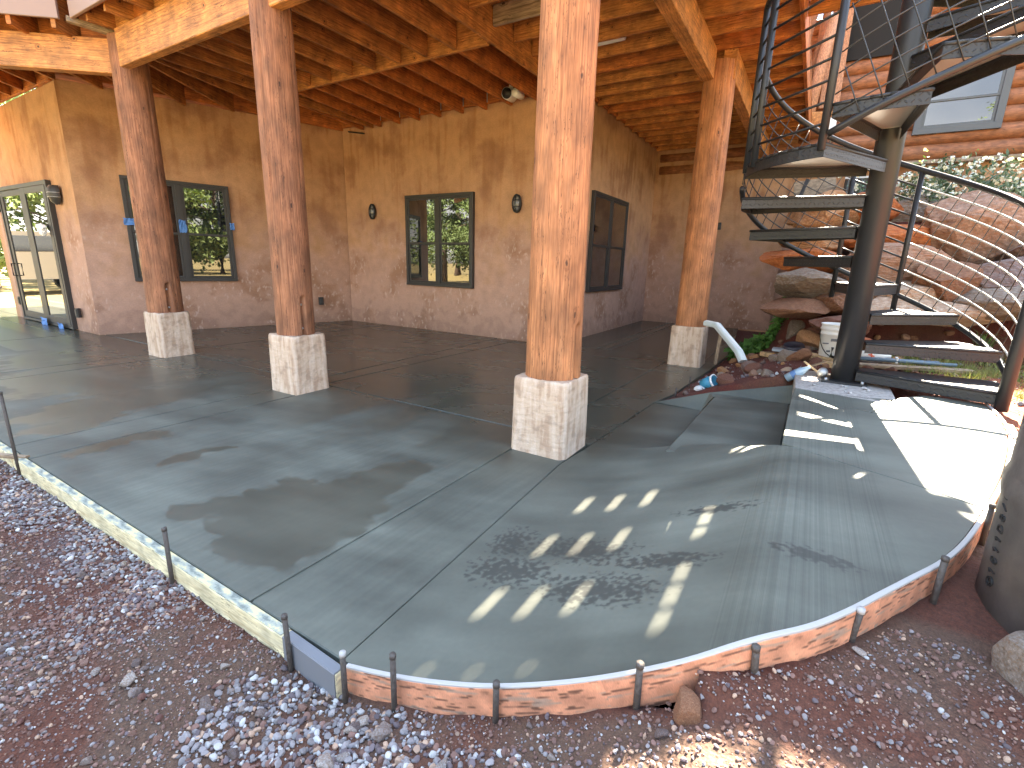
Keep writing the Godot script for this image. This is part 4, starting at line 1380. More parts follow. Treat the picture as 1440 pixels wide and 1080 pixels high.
func build_stairs() -> void:
	var root := thing("spiral_staircase", "black steel spiral staircase with mesh railings rising from the pad", "staircase", V(SX, PADH - 0.012, SD))
	var base := PADH - 0.012
	var pole := MB.new()
	pole.tube([Vector3.ZERO, Vector3(0, 5.0, 0)], 0.088, 28)
	put("pole", pole.done(), M.steel, root)
	var bp := MB.new()
	bp.box(Vector3(0, 0.008, 0), Vector3(0.30, 0.016, 0.30), 0.004)
	put("base_plate", bp.done(), M.steel, root)
	for k in 4:
		var bm := MB.new()
		bm.tube([Vector3(0.12 * (1 if k % 2 else -1), 0.01, 0.12 * (1 if k < 2 else -1)), Vector3(0.12 * (1 if k % 2 else -1), 0.035, 0.12 * (1 if k < 2 else -1))], 0.012, 6)
		put("bolt", bm.done(), M.galv, root)
	for i in 7:
		var t := -8.3 + 30.8 * i
		tread_part(root, t - 14.6, t + 14.6, TREAD1 + STEP * i - base)
	tread_part(root, 190.0, 245.0, WIND - base, "wide winder tread seen from below")
	for i in 7:
		var t0 := 246.0 + 29.6 * i
		tread_part(root, t0, t0 + 29.0, WIND + STEP * (i + 1) - base)
	# rails
	var hand := []
	var d := -23.0
	while d <= 191.0:
		hand.append(on_helix(d, SR + 0.005, hline(d) + 1.06 - base))
		d += 4.0
	var hm := MB.new()
	hm.tube(hand, 0.022, 12)
	put("handrail", hm.done(), M.steel, root)
	var hand2 := []
	d = 191.0
	hand2.append(on_helix(189.0, SR + 0.005, WIND + 0.9 - base))
	while d <= 246.0:
		hand2.append(on_helix(d, SR + 0.005, WIND + 1.09 - base))
		d += 5.0
	d = 248.0
	while d <= 452.0:
		hand2.append(on_helix(d, SR + 0.005, hline(d) + 1.09 - base))
		d += 5.0
	var hm2 := MB.new()
	hm2.tube(hand2, 0.022, 12)
	put("handrail", hm2.done(), M.steel, root)
	for seg in [[-22.0, 189.0], [246.0, 452.0]]:
		var low := []
		d = seg[0]
		while d <= seg[1]:
			low.append(on_helix(d, SR + 0.012, hline(d) + 0.035 - base))
			d += 4.0
		var lm := MB.new()
		lm.tube(low, 0.021, 12)
		put("lower_rail", lm.done(), M.steel, root)
	# posts
	var nm := MB.new()
	nm.tube([on_helix(-23.5, SR + 0.01, 0.0), on_helix(-23.5, SR + 0.01, 1.25)], 0.037, 16)
	put("newel_post", nm.done(), M.steel, root)
	for p in [[69.5, 0.02], [99.5, -0.05]]:
		var h := hline(p[0]) - base
		var m := MB.new()
		m.tube([on_helix(p[0], SR + 0.01, h + p[1] - 0.18), on_helix(p[0], SR + 0.01, h + 1.06)], 0.022, 10)
		put("rail_post", m.done(), M.steel, root)
	for p in [191.0, 206.0, 244.0]:
		var m := MB.new()
		m.tube([on_helix(p, SR + 0.004, WIND - 0.045 - base), on_helix(p, SR + 0.004, WIND + 1.09 - base)], 0.024, 12)
		put("rail_post", m.done(), M.steel, root)
	for p in [335.0, 395.0]:
		var h := hline(p) - base
		var m := MB.new()
		m.tube([on_helix(p, SR + 0.01, h - 0.05), on_helix(p, SR + 0.01, h + 1.09)], 0.022, 10)
		put("rail_post", m.done(), M.steel, root)
	# level bars round the wide tread
	for span in [[191.0, 206.0], [206.0, 244.0]]:
		for k in 8:
			var y := WIND + 0.11 + 0.122 * k - base
			var m := MB.new()
			m.tube([on_helix(span[0], SR + 0.004, y), on_helix(span[1], SR + 0.004, y)], 0.0085, 8)
			put("rail_bar", m.done(), M.steel, root)
	# bars between the two posts behind the pole
	for k in 8:
		var m := MB.new()
		var pts := []
		for q in 7:
			var a := lerpf(69.5, 99.5, q / 6.0)
			pts.append(on_helix(a, SR + 0.01, hline(a) + 0.11 + 0.117 * k - base))
		m.tube(pts, 0.008, 7)
		put("rail_bar", m.done(), M.steel, root)
	# welded wire panels
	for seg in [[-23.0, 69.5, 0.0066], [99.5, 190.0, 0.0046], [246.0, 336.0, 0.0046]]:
		for k in 8:
			var pts := []
			d = seg[0]
			while d <= seg[1] + 0.1:
				pts.append(on_helix(d, SR + 0.01, hline(d) + 0.14 + 0.113 * k - base))
				d += 4.0
			var m := MB.new()
			m.tube(pts, seg[2], 8)
			put("panel_wire", m.done(), M.wire_sunlit if seg[2] > 0.005 else M.wire, root)
		var slope := STEP / (SR * deg_to_rad(30.8))
		var ang := atan(slope)
		var dth := rad_to_deg(1.01 * cos(ang) * sin(ang) / SR)
		d = seg[0] + 3.0
		while d < seg[1] + dth:
			var pts := []
			for q in 7:
				var t := q / 6.0
				var a: float = d - dth * t
				if a < seg[0] or a > seg[1]: continue
				# height measured from the lower rail where the wire starts
				var y := hline(d) + 0.04 + 1.01 * cos(ang) * cos(ang) * t
				var lo := hline(a) + 0.04
				if y > lo + 1.01: continue
				pts.append(on_helix(a, SR + 0.014, y - base))
			if pts.size() > 1:
				var m := MB.new()
				m.tube(pts, 0.0038, 5)
				put("panel_wire", m.done(), M.wire, root)
			d += 6.6

# ---------------------------------------------------------------- boulders and plants
func build_boulders() -> void:
	var rows := [
		[-0.06, 1.04, 6.60, 0.80, 0.30, "grey", "flat grey boulder at the left foot of the stone wall, next to the stucco end"],
		[-0.04, 1.33, 6.85, 0.86, 0.32, "orange", "orange ledge boulder lying on the flat grey boulder by the stucco end"],
		[-0.10, 1.58, 7.15, 0.76, 0.24, "tan", "thin yellowish stone third up from the ground by the stucco end"],
		[-0.05, 1.90, 7.45, 0.84, 0.42, "tan", "large tan boulder topping the wall beside the stucco end"],
		[0.47, 1.95, 7.65, 0.64, 0.40, "orange", "orange boulder at the wall top left of the white flowers"],
		[0.68, 1.57, 7.15, 1.26, 0.40, "orange", "broad orange boulder in the middle of the wall behind the railing post"],
		[0.63, 1.25, 6.75, 1.10, 0.38, "pink", "pale pinkish boulder under the broad orange one"],
		[0.85, 1.00, 6.45, 0.90, 0.27, "pale", "low pale boulder under the pinkish one, behind the railing post"],
		[-0.08, 0.80, 6.35, 0.70, 0.24, "brown", "brown half buried boulder at the very foot of the wall on the left"],
		[0.35, 0.85, 6.40, 0.52, 0.28, "brown", "rounded brown boulder behind the foot of the steel pole"],
		[1.03, 0.84, 6.25, 1.20, 0.20, "pale", "long pale slab stone low at the right foot of the wall"],
		[1.20, 1.13, 6.55, 0.62, 0.40, "brown", "purple brown boulder right of the pale pinkish one"],
		[1.50, 1.62, 7.15, 1.22, 0.68, "pink", "largest boulder, pinkish and square, at the upper right of the wall"],
		[1.60, 1.20, 6.65, 0.84, 0.33, "violet", "greyish violet boulder beneath the largest boulder"],
		[1.68, 0.95, 6.25, 0.80, 0.30, "grey", "grey boulder under the violet one near the handrail end"],
		[0.48, 1.02, 6.60, 0.52, 0.28, "orange", "small rusty boulder hidden half behind the steel pole"],
		[2.15, 1.42, 6.95, 0.95, 0.66, "violet", "dark violet boulder at the right edge of the picture, upper course"],
		[2.15, 1.02, 6.35, 0.84, 0.40, "grey", "grey boulder at the right edge of the picture, lower course"],
		[1.03, 1.92, 7.85, 0.80, 0.36, "grey", "grey boulder behind the flowering plant"],
		[0.29, 0.66, 6.02, 0.56, 0.20, "rust", "rust coloured stone in front of the wall left of the bucket"]]
	for k in rows.size():
		var r: Array = rows[k]
		var o := put("boulder", rock_mesh(4, 200 + k * 3, 22, 0.085, Vector3(1, 1, 1)), M["rock_" + r[5]])
		meta(o, r[6], "boulder", "boulders of the dry stone wall")
		o.transform = Transform3D(Basis.from_euler(Vector3(0, (k * 0.37) - floor(k * 0.37) - 0.5, 0.0)).scaled_local(Vector3(r[3] * 0.68, r[4] * 0.74, 0.46)), V(r[0], r[1], r[2] + 0.15))
	# fill behind the boulders is the ground itself; single stones by the form
	for q in [[-0.098, 0.215, 0.985, 0.046, "brown", "brown angular rock leaning on the orange form board", 0.8], [0.625, 0.31, 1.43, 0.13, "grey", "grey boulder cut off by the right edge of the picture", 0.3], [-0.22, 0.25, 4.93, 0.115, "grey", "flat grey rock beside the crushed blue bottle", 0.6], [-0.08, 0.31, 4.95, 0.055, "pale", "fist sized pale stone between the grey rock and the bottle", 0.2], [0.06, 0.44, 6.35, 0.14, "tan", "pointed tan rock leaning over by the bucket", 0.9], [-0.08, 0.47, 7.0, 0.17, "grey", "grey wedge shaped rock behind the debris", 0.4], [0.16, 0.46, 6.55, 0.18, "rust", "round reddish rock behind the bucket", 1.4]]:
		var o := put("rock", rock_mesh(3, int(q[2] * 91.0), 9, 0.08), M["rock_" + q[4]])
		meta(o, q[5], "rock")
		o.transform = Transform3D(Basis.from_euler(Vector3(0.2, q[6] * 3.0, 0.3)).scaled_local(Vector3(1.15, 0.85, 0.9) * q[3]), V(q[0], q[1], q[2]))

func build_mound_stones(g: Node3D) -> void:
	rng.seed = 501
	var ms := [M.rock_grey, M.rock_brown, M.rock_rust, M.rock_violet, M.rock_tan, M.rock_rust, M.rock_pink]
	var n := 0
	while n < 148:
		var x := rng.randf_range(-0.95, 1.9)
		var d := rng.randf_range(4.4, 6.9)
		if x < -0.93 + 0.08 * (d - 4.3) + 0.02: continue
		if x > -0.05 and x < 0.75 and d < 5.05: continue
		if x > -0.7 and d < 4.75: continue
		if x > 0.95 and d < 6.0: continue
		var s := rng.randf_range(0.025, 0.065)
		if rng.randf() < 0.35: s *= 2.0
		if x > 0.1: s *= 0.75
		var o := put("stone", rock_mesh(2, 600 + n, 8, 0.1, Vector3(1.1, 0.7, 0.85)), ms[rng.randi() % ms.size()], g)
		o.transform = Transform3D(Basis.from_euler(Vector3(rng.randf_range(-0.5, 0.5), rng.randf() * TAU, rng.randf_range(-0.5, 0.5))).scaled_local(Vector3.ONE * s), V(x, ground_h(x, d) + s * 0.25, d))
		n += 1

func leaf_clump(n: int, seed_: int, size: float, spread: float, narrow := 0.35) -> ArrayMesh:
	var r := RandomNumberGenerator.new()
	r.seed = seed_
	var m := MB.new()
	for k in n:
		var p := Vector3(r.randfn(), r.randfn() * 0.8, r.randfn()) * spread
		var dir := Vector3(r.randfn(), r.randfn() * 0.6 + 0.2, r.randfn()).normalized()
		var side := dir.cross(Vector3(r.randfn(), r.randfn(), r.randfn())).normalized()
		var s := size * r.randf_range(0.7, 1.3)
		var nn := dir.cross(side)
		var a := p
		var b := p + dir * s * 0.5 + side * s * narrow
		var c := p + dir * s
		var d := p + dir * s * 0.5 - side * s * narrow + nn * s * 0.08
		m.tri(a, b, c, nn)
		m.tri(a, c, d, nn)
	return m.done()

# the same, baked into one mesh with vertex colours
func baked(called: String, mesh: Mesh, items: Array, m: Material, parent: Node) -> MeshInstance3D:
	var a := mesh.surface_get_arrays(0)
	var v: PackedVector3Array = a[Mesh.ARRAY_VERTEX]
	var n: PackedVector3Array = a[Mesh.ARRAY_NORMAL]
	var idx = a[Mesh.ARRAY_INDEX]
	var vs := PackedVector3Array()
	var ns := PackedVector3Array()
	var cs := PackedColorArray()
	var ids := PackedInt32Array()
	for it in items:
		var t: Transform3D = it[0]
		var b := vs.size()
		for k in v.size():
			vs.append(t * v[k])
			ns.append((t.basis * n[k]).normalized())
			cs.append(it[1])
		if idx != null:
			for k in idx: ids.append(b + k)
		else:
			for k in v.size(): ids.append(b + k)
	var arr := []
	arr.resize(Mesh.ARRAY_MAX)
	arr[Mesh.ARRAY_VERTEX] = vs
	arr[Mesh.ARRAY_NORMAL] = ns
	arr[Mesh.ARRAY_COLOR] = cs
	arr[Mesh.ARRAY_INDEX] = ids
	var am := ArrayMesh.new()
	am.add_surface_from_arrays(Mesh.PRIMITIVE_TRIANGLES, arr)
	return put(called, am, m, parent)

func scatter(called: String, mesh: Mesh, items: Array, m: Material, parent: Node = null) -> MultiMeshInstance3D:
	var mm := MultiMesh.new()
	mm.transform_format = MultiMesh.TRANSFORM_3D
	mm.use_colors = true
	mm.mesh = mesh
	mm.instance_count = items.size()
	for i in items.size():
		mm.set_instance_transform(i, items[i][0])
		mm.set_instance_color(i, items[i][1])
	var o := MultiMeshInstance3D.new()
	o.multimesh = mm
	o.material_override = m
	if parent:
		o.name = called
		parent.add_child(o, true)
	else:
		o.name = numbered(called)
		add_child(o)
	return o

func tree(label: String, x: float, d: float, h: float, w: float, tone: Vector3, conifer: bool, seed_: int) -> void:
	var t := thing("pine_tree" if conifer else "leafy_tree", label, "tree", V(x, ground_h(x, d) - 0.05, d))
	var r := RandomNumberGenerator.new()
	r.seed = seed_
	var tm := MB.new()
	var pts := []
	for k in 6: pts.append(Vector3(r.randf_range(-0.1, 0.1) * k * 0.4, h * 0.9 * k / 5.0, r.randf_range(-0.1, 0.1) * k * 0.4))
	tm.smooth(true)
	tm.tube([pts[0], pts[1], pts[2]], 0.02 * h + 0.05, 9)
	tm.tube([pts[2], pts[3], pts[4], pts[5]], 0.009 * h + 0.03, 8)
	for k in 12:
		var y := h * r.randf_range(0.25, 0.8)
		var a := r.randf() * TAU
		var L := w * 0.4 * (1.0 - y / h * 0.6)
		tm.tube([Vector3(0, y, 0), Vector3(cos(a) * L, y + L * 0.25, sin(a) * L)], 0.03, 6)
	put("trunk", tm.done(), M.bark, t)
	var items := []
	var clumps := []
	for k in 46:
		var f := r.randf()
		var y := h * lerpf(0.18, 0.98, f)
		var rad := w * 0.5 * ((1.0 - f) * 0.95 + 0.08 if conifer else sqrt(maxf(0.0, 1.0 - pow((f - 0.4) / 0.62, 2.0))))
		var a := r.randf() * TAU
		var q := sqrt(r.randf()) * rad
		clumps.append([Vector3(cos(a) * q, y, sin(a) * q), r.randf_range(0.4, 0.95) * (0.35 + rad * 0.3), r.randf_range(0.7, 1.35)])
	for c in clumps:
		for k in 42:
			var p: Vector3 = c[0] + Vector3(r.randfn(), r.randfn() * 0.6, r.randfn()) * c[1] * 0.45
			var col: Vector3 = tone * c[2] * r.randf_range(0.8, 1.25)
			items.append([Transform3D(Basis.from_euler(Vector3(r.randf() * TAU, r.randf() * TAU, 0)).scaled(Vector3.ONE * r.randf_range(0.7, 1.3)), p), Color(col.x, col.y, col.z)])
	meta(scatter("crown", leaf_clump(7, seed_, 0.20, 0.14, 0.16 if conifer else 0.32), items, M.leaf, t), "", "", "", "stuff")

func build_trees() -> void:
	var list := [
		["tall pine behind the patio, mirrored in the middle window", -14.0, -9.0, 13.0, 5.5, true],
		["wide pine left of the tall mirrored pine", -18.5, -9.5, 8.5, 5.5, true],
		["bushy tree low in the middle window reflection", -17.0, -13.5, 6.5, 6.0, false],
		["slim pine farther out in the reflections", -22.5, -16.0, 12.0, 5.0, true],
		["bright leafy tree mirrored in the sliding door", -27.0, -2.5, 8.0, 7.0, false],
		["second leafy tree behind the parked truck", -30.0, 1.5, 9.0, 7.0, false],
		["yellow green shrub tree seen past the left wall end", -24.0, 5.2, 6.0, 6.0, false],
		["tall leafy tree past the left wall end", -31.0, 8.5, 9.0, 7.0, false],
		["pine right of the drive, mirrored in the taped window", 13.0, 0.3, 9.0, 6.0, true],
		["leafy tree mirrored in the lower taped window", 11.0, 2.6, 5.0, 5.0, false],
		["second pine mirrored in the taped window", 17.5, -1.5, 10.0, 6.5, true],
		["far leafy tree mirrored in the taped window", 18.0, 3.5, 6.5, 6.0, false],
		["pine behind the camera at the edge of the log window reflection", 7.5, -12.0, 14.0, 5.0, true],
		["low leafy tree closing the view behind the camera", -8.0, -19.0, 6.0, 8.0, false]]
	for k in list.size():
		var l: Array = list[k]
		tree(l[0], l[1], l[2], l[3], l[4], Vector3(0.17, 0.22, 0.07) if not l[5] else Vector3(0.13, 0.18, 0.06), l[5], 900 + k)

func build_plants() -> void:
	var r := RandomNumberGenerator.new()
	r.seed = 31
	# weeds by the stucco wall
	var w := thing("weed_patch", "patch of bright green low weeds at the foot of the rear stucco wall", "weeds", V(-0.50, 0.0, 7.4))
	var items := []
	for k in 420:
		var t := r.randf()
		var x := lerpf(-0.76, -0.16, t) + r.randfn() * 0.05
		var d := lerpf(7.35, 7.5, t) + r.randfn() * 0.13
		var hh := r.randf() * 0.20 * (0.6 + t * 0.5)
		var g := r.randf_range(0.7, 1.4)
		items.append([Transform3D(Basis.from_euler(Vector3(r.randfn() * 0.5, r.randf() * TAU, r.randfn() * 0.5)), V(x + 0.50, ground_h(x, d) + hh, d - 7.4)), Color(0.085 * g, 0.20 * g, 0.035 * g)])
	baked("foliage", leaf_clump(6, 5, 0.075, 0.03, 0.3), items, M.leaf, w)
	# flowering plant on the terrace
	var f := thing("flowering_plant", "loose grey green plant with many small white flowers on top of the stone wall", "plant", V(1.2, 1.95, 8.1))
	items = []
	var fl := []
	for k in 50:
		var cx := r.randf_range(-0.72, 0.95)
		var base := Vector3(cx * 0.8, -0.10 + r.randf_range(-0.08, 0.08), r.randfn() * 0.22)
		var lean := Vector3(r.randfn() * 0.24, r.randf_range(0.28, 0.66) * (0.65 if absf(cx) > 0.6 else 1.0), r.randfn() * 0.2)
		for q in 13:
			var p := base + lean * (q / 12.0) + Vector3(r.randfn(), r.randfn(), r.randfn()) * 0.035
			var g := r.randf_range(0.7, 1.3)
			items.append([Transform3D(Basis.from_euler(Vector3(r.randfn(), r.randf() * TAU, r.randfn())), p), Color(0.10 * g, 0.15 * g, 0.085 * g)])
		for q in 11:
			var p := base + lean * r.randf_range(0.75, 1.12) + Vector3(r.randfn(), r.randfn() * 0.7, r.randfn()) * 0.06
			fl.append([Transform3D(Basis.from_euler(Vector3(r.randfn() * 0.5, r.randf() * TAU, r.randfn() * 0.5)), p), Color(0.80, 0.79, 0.70)])
	baked("foliage", leaf_clump(6, 8, 0.07, 0.035, 0.16), items, M.leaf, f)
	baked("flowers", leaf_clump(5, 9, 0.030, 0.006, 0.5), fl, M.leaf, f)
	# sunny grass
	items = []
	for k in 5200:
		var x := r.randf_range(0.80, 3.2)
		var d := r.randf_range(4.75, 6.6)
		if x < 1.05 + r.randfn() * 0.1 and d < 5.4: continue
		if N1.get_noise_2d(x * 150.0, d * 150.0) < -0.12: continue
		var g := r.randf_range(0.75, 1.3)
		var dry := r.randf()
		var c := Vector3(0.14, 0.20, 0.035).lerp(Vector3(0.36, 0.30, 0.13), dry * dry)
		items.append([Transform3D(Basis.from_euler(Vector3(r.randfn() * 0.45, r.randf() * TAU, r.randfn() * 0.45)).scaled(Vector3.ONE * r.randf_range(0.6, 1.3)), V(x, ground_h(x, d) - 0.005, d)), Color(c.x * g, c.y * g, c.z * g)])
	var blade := MB.new()
	for k in 4:
		var a := k * 1.7
		var b := Vector3(cos(a), 0, sin(a)) * 0.012
		var s := Vector3(-sin(a), 0, cos(a)) * 0.0022
		var tip := b * 2.4 + Vector3(0, 0.06 + 0.012 * k, 0)
		blade.tri(b - s, b + s, tip, Vector3(cos(a), 0.2, sin(a)))
	var gr := scatter("grass", blade.done(), items, M.leaf)
	meta(gr, "short yellow green grass in the sun behind the lowest treads", "grass", "", "stuff")
	# spiky tuft
	var tuft := thing("grass_tuft", "dark green spiky grass tuft behind the second tread", "grass tuft", V(1.52, ground_h(1.52, 6.45), 6.45))
	var tm := MB.new()
	for k in 70:
		var a := r.randf() * TAU
		var out := Vector3(cos(a), 0, sin(a))
		var L := r.randf_range(0.18, 0.38)
		var sp := r.randf_range(0.1, 0.5)
		var s := Vector3(-sin(a), 0, cos(a)) * 0.006
		var p0 := out * 0.02
		var p1 := out * (0.02 + L * sp * 0.6) + Vector3(0, L * 0.7, 0)
		var p2 := out * (0.02 + L * sp * 1.5) + Vector3(0, L * 0.85, 0)
		tm.quad(p0 - s, p0 + s, p1 + s * 0.8, p1 - s * 0.8, out + Vector3.UP)
		tm.tri(p1 - s * 0.8, p1 + s * 0.8, p2, out + Vector3.UP)
	put("blades", tm.done(), mat(lin(0.07, 0.13, 0.03), 0.6), tuft)

# ---------------------------------------------------------------- fittings and odds and ends
func lathe(prof: Array, n := 28) -> ArrayMesh:
	var m := MB.new()
	m.smooth(true)
	for i in prof.size() - 1:
		for k in n:
			var a := TAU * k / n
			var b := TAU * (k + 1) / n
			var p0 := Vector3(cos(a) * prof[i][0], prof[i][1], sin(a) * prof[i][0])
			var p1 := Vector3(cos(b) * prof[i][0], prof[i][1], sin(b) * prof[i][0])
			var p2 := Vector3(cos(b) * prof[i + 1][0], prof[i + 1][1], sin(b) * prof[i + 1][0])
			var p3 := Vector3(cos(a) * prof[i + 1][0], prof[i + 1][1], sin(a) * prof[i + 1][0])
			var e := Vector2(prof[i + 1][0] - prof[i][0], prof[i + 1][1] - prof[i][1])
			var am := (a + b) / 2
			var out := Vector3(cos(am) * e.y, -e.x, sin(am) * e.y)
			m.quad(p0, p1, p2, p3, out)
	return m.done()

func bulkhead(at: Vector3, out: Vector3, label: String) -> void:
	var t := thing("wall_lamp", label, "wall lamp", at, "oval cage lamps on the middle wall")
	t.basis = Basis(Vector3.UP.cross(out), Vector3.UP, out)
	var rim := MB.new()
	var pts := []
	for k in 28:
		var a := TAU * k / 28.0
		pts.append(Vector3(cos(a) * 0.068, clampf(sin(a) * 0.105, -0.5, 0.5) + signf(sin(a)) * 0.02 * absf(sin(a)), 0.022))
	rim.smooth(true)
	rim.sweep(pts, MB.rect(0.022, 0.044, 0.006), Vector3.BACK, false, 0.5, 0.0, true)
	put("housing", rim.done(), M.black, t)
	var g := SphereMesh.new()
	g.radius = 0.062
	g.height = 0.124
	var gm := put("lens", g, M.lens, t)
	gm.transform = Transform3D(Basis.from_scale(Vector3(0.95, 1.75, 0.75)), Vector3(0, 0, 0.022))
	var cage := MB.new()
	var vp := []
	for k in 11:
		var a := PI * k / 10.0 - PI / 2
		vp.append(Vector3(0, sin(a) * 0.118, 0.03 + cos(a) * 0.045))
	cage.tube(vp, 0.007, 7)
	for y in [-0.045, 0.045]:
		var hp := []
		for k in 9:
			var a := PI * k / 8.0 - PI / 2
			hp.append(Vector3(sin(a) * 0.068, y, 0.03 + cos(a) * 0.038))
		cage.tube(hp, 0.007, 7)
	put("cage", cage.done(), M.black, t)

func sconce(at: Vector3, label: String) -> void:
	var t := thing("sconce", label, "wall lamp", at, "half round sconces beside the sliding door")
	var m := MB.new()
	m.smooth(true)
	var n := 14
	var prof := [[0.075, 0.13], [0.105, 0.09], [0.108, -0.02], [0.085, -0.09], [0.04, -0.13]]
	for i in prof.size() - 1:
		for k in n:
			var a := PI * k / n
			var b := PI * (k + 1) / n
			m.quad(Vector3(cos(a) * prof[i][0], prof[i][1], sin(a) * prof[i][0]), Vector3(cos(b) * prof[i][0], prof[i][1], sin(b) * prof[i][0]), Vector3(cos(b) * prof[i + 1][0], prof[i + 1][1], sin(b) * prof[i + 1][0]), Vector3(cos(a) * prof[i + 1][0], prof[i + 1][1], sin(a) * prof[i + 1][0]), Vector3(cos(a), 0.05, sin(a)))
	put("shade", m.done(), M.frame, t)
	var b := MB.new()
	b.bar(Vector3(-0.08, 0.02, 0.004), Vector3(0.08, 0.02, 0.004), 0.22, 0.012, 0.003, Vector3.BACK)
	put("back_plate", b.done(), M.black, t)
	var r := MB.new()
	for y in [0.03, -0.03]:
		var pts := []
		for k in 9: pts.append(Vector3(cos(PI * k / 8.0) * 0.110, y, sin(PI * k / 8.0) * 0.110))
		r.tube(pts, 0.005, 6)
	put("band", r.done(), M.galv, t)

func outlet(at: Vector3, out: Vector3, label: String) -> void:
	var t := thing("outlet_cover", label, "outlet", at)
	t.basis = Basis(Vector3.UP.cross(out), Vector3.UP, out)
	var m := MB.new()
	m.bar(Vector3(0, -0.07, 0.022), Vector3(0, 0.07, 0.022), 0.085, 0.05, 0.01, Vector3.BACK)
	put("cover", m.done(), M.black, t)
	var l := MB.new()
	l.bar(Vector3(0, -0.05, 0.05), Vector3(0, 0.05, 0.05), 0.06, 0.012, 0.004, Vector3.BACK)
	put("flap", l.done(), M.frame, t)

func tape(at: Vector3, along: Vector3, out: Vector3, w: float, h: float, label: String) -> void:
	var t := thing("painters_tape", label, "tape", at)
	t.basis = Basis(along, Vector3.UP, out)
	var m := MB.new()
	var rr := RandomNumberGenerator.new()
	rr.seed = int(absf(at.x * 77.0))
	var g := []
	for i in 6:
		var line := []
		for j in 5:
			line.append(Vector3((i / 5.0 - 0.5) * w * rr.randf_range(0.85, 1.1), (j / 4.0 - 0.5) * h * rr.randf_range(0.85, 1.1), 0.006 + rr.randf() * 0.02))
		g.append(line)
	for i in 5:
		for j in 4: m.quad(g[i][j], g[i + 1][j], g[i + 1][j + 1], g[i][j + 1], Vector3.BACK)
	put("strip", m.done(), M.tape, t)

func build_fittings() -> void:
	var Z := Vector3(0, 0, 1)
	bulkhead(V(-7.02, 2.04, 6.595), Z, "oval black cage lamp left of the middle window")
	bulkhead(V(-3.96, 2.07, 6.595), Z, "oval black cage lamp right of the middle window, by the near post")
	sconce(V(-9.44, 1.97, 2.885), "half round black sconce right of the sliding door")
	sconce(V(-12.05, 1.94, 2.885), "half round black sconce left of the sliding door, at the picture edge")
	outlet(V(-9.44, 0.29, 2.89), Z, "black outlet cover low on the wall right of the sliding door")
	outlet(V(-11.97, 0.32, 2.89), Z, "black outlet cover low on the wall left of the sliding door")
	outlet(V(-7.955, 0.405, 6.06), Vector3(0.956, 0, 0.293), "black outlet cover low on the angled wall by the second post")
	outlet(V(-1.81, 2.05, 11.07), Z, "small black box on the rear wall beside the rear post")
	# twin floodlight camera under the joists
	var c := thing("security_camera", "white security camera with black face under the joists by the near post", "security camera", V(-3.98, 3.47, 6.25))
	var m := MB.new()
	m.tube([Vector3(0.0, 0.0, -0.16), Vector3(0.015, -0.01, 0.0), Vector3(0.02, -0.012, 0.02)], 0.078, 18)
	put("housing", m.done(), M.white, c)
	var fm := MB.new()
	fm.tube([Vector3(0.02, -0.012, 0.021), Vector3(0.021, -0.013, 0.028)], 0.070, 18)
	put("face", fm.done(), M.black, c)
	var lm := MB.new()
	lm.tube([Vector3(0.02, -0.012, 0.029), Vector3(0.021, -0.013, 0.034)], 0.028, 14)
	put("lens", lm.done(), M.frame, c)
	var am := MB.new()
	am.tube([Vector3(0.0, 0.0, -0.10), Vector3(0.0, 0.12, -0.12), Vector3(0, 0.26, -0.12)], 0.03, 10)
	put("arm", am.done(), M.white, c)
	var cm := MB.new()
	cm.tube([Vector3(0.14, -0.01, -0.16), Vector3(0.15, -0.02, 0.02)], 0.055, 14)
	put("lamp_head", cm.done(), M.white, c)
	var p := thing("plastic_pipe", "short white plastic pipe hung between the joists near the near post", "pipe", V(-2.75, 3.62, 5.72))
	var pm := MB.new()
	pm.tube([Vector3(-0.32, 0.0, 0), Vector3(0.62, 0.0, 0.02)], 0.045, 14)
	put("pipe", pm.done(), M.white, p)
	var pf := MB.new()
	pf.tube([Vector3(-0.36, 0, 0), Vector3(-0.32, 0, 0)], 0.075, 16)
	put("flange", pf.done(), M.white, p)
	var hk := thing("wall_hook", "thin black rod high in the corner of the middle wall", "rod", V(-7.40, 3.39, 6.58))
	var hm := MB.new()
	hm.tube([Vector3(-0.15, 0.03, 0), Vector3(0.28, -0.05, 0.03)], 0.012, 7)
	put("rod", hm.done(), M.black, hk)
	var la := (Vector2(-7.757, 6.735) - Vector2(-8.927, 2.91)).normalized()
	var along := Vector3(la.x, 0, -la.y)
	var outn := Vector3(la.y, 0, la.x)
	var wc := V(-8.571, 0, 4.075) + outn * 0.055
	tape(wc + along * 0.69 + Vector3(0, 1.66, 0), along, outn, 0.07, 0.11, "blue tape on the right jamb of the taped window")
	tape(wc + along * 0.0 + Vector3(0, 1.62, 0), along, outn, 0.10, 0.19, "blue tape on the mullion of the taped window")
	tape(wc - along * 0.66 + Vector3(0, 1.64, 0), along, outn, 0.13, 0.10, "crumpled blue tape on the left jamb of the taped window")
	tape(V(-10.75, 0.06, 2.82), Vector3.RIGHT, Z, 0.26, 0.12, "blue tape at the foot of the sliding door's centre stile")
	tape(V(-10.05, 0.04, 2.82), Vector3.RIGHT, Z, 0.22, 0.09, "blue tape at the right foot of the sliding door")
	# plastic bag tied round the handle side of the door
	var b := thing("plastic_bag", "clear white plastic bag knotted on the sliding door's right panel", "plastic bag", V(-10.0, 1.52, 2.80))
	var bag := put("film", rock_mesh(2, 777, 4, 0.35, Vector3(0.22, 0.06, 0.05)), M.white, b)
	bag.rotation.z = -0.15
	var tail := put("tail", rock_mesh(2, 778, 4, 0.4, Vector3(0.10, 0.05, 0.04)), M.white, b)
	tail.position = Vector3(0.02, -0.06, 0.01)

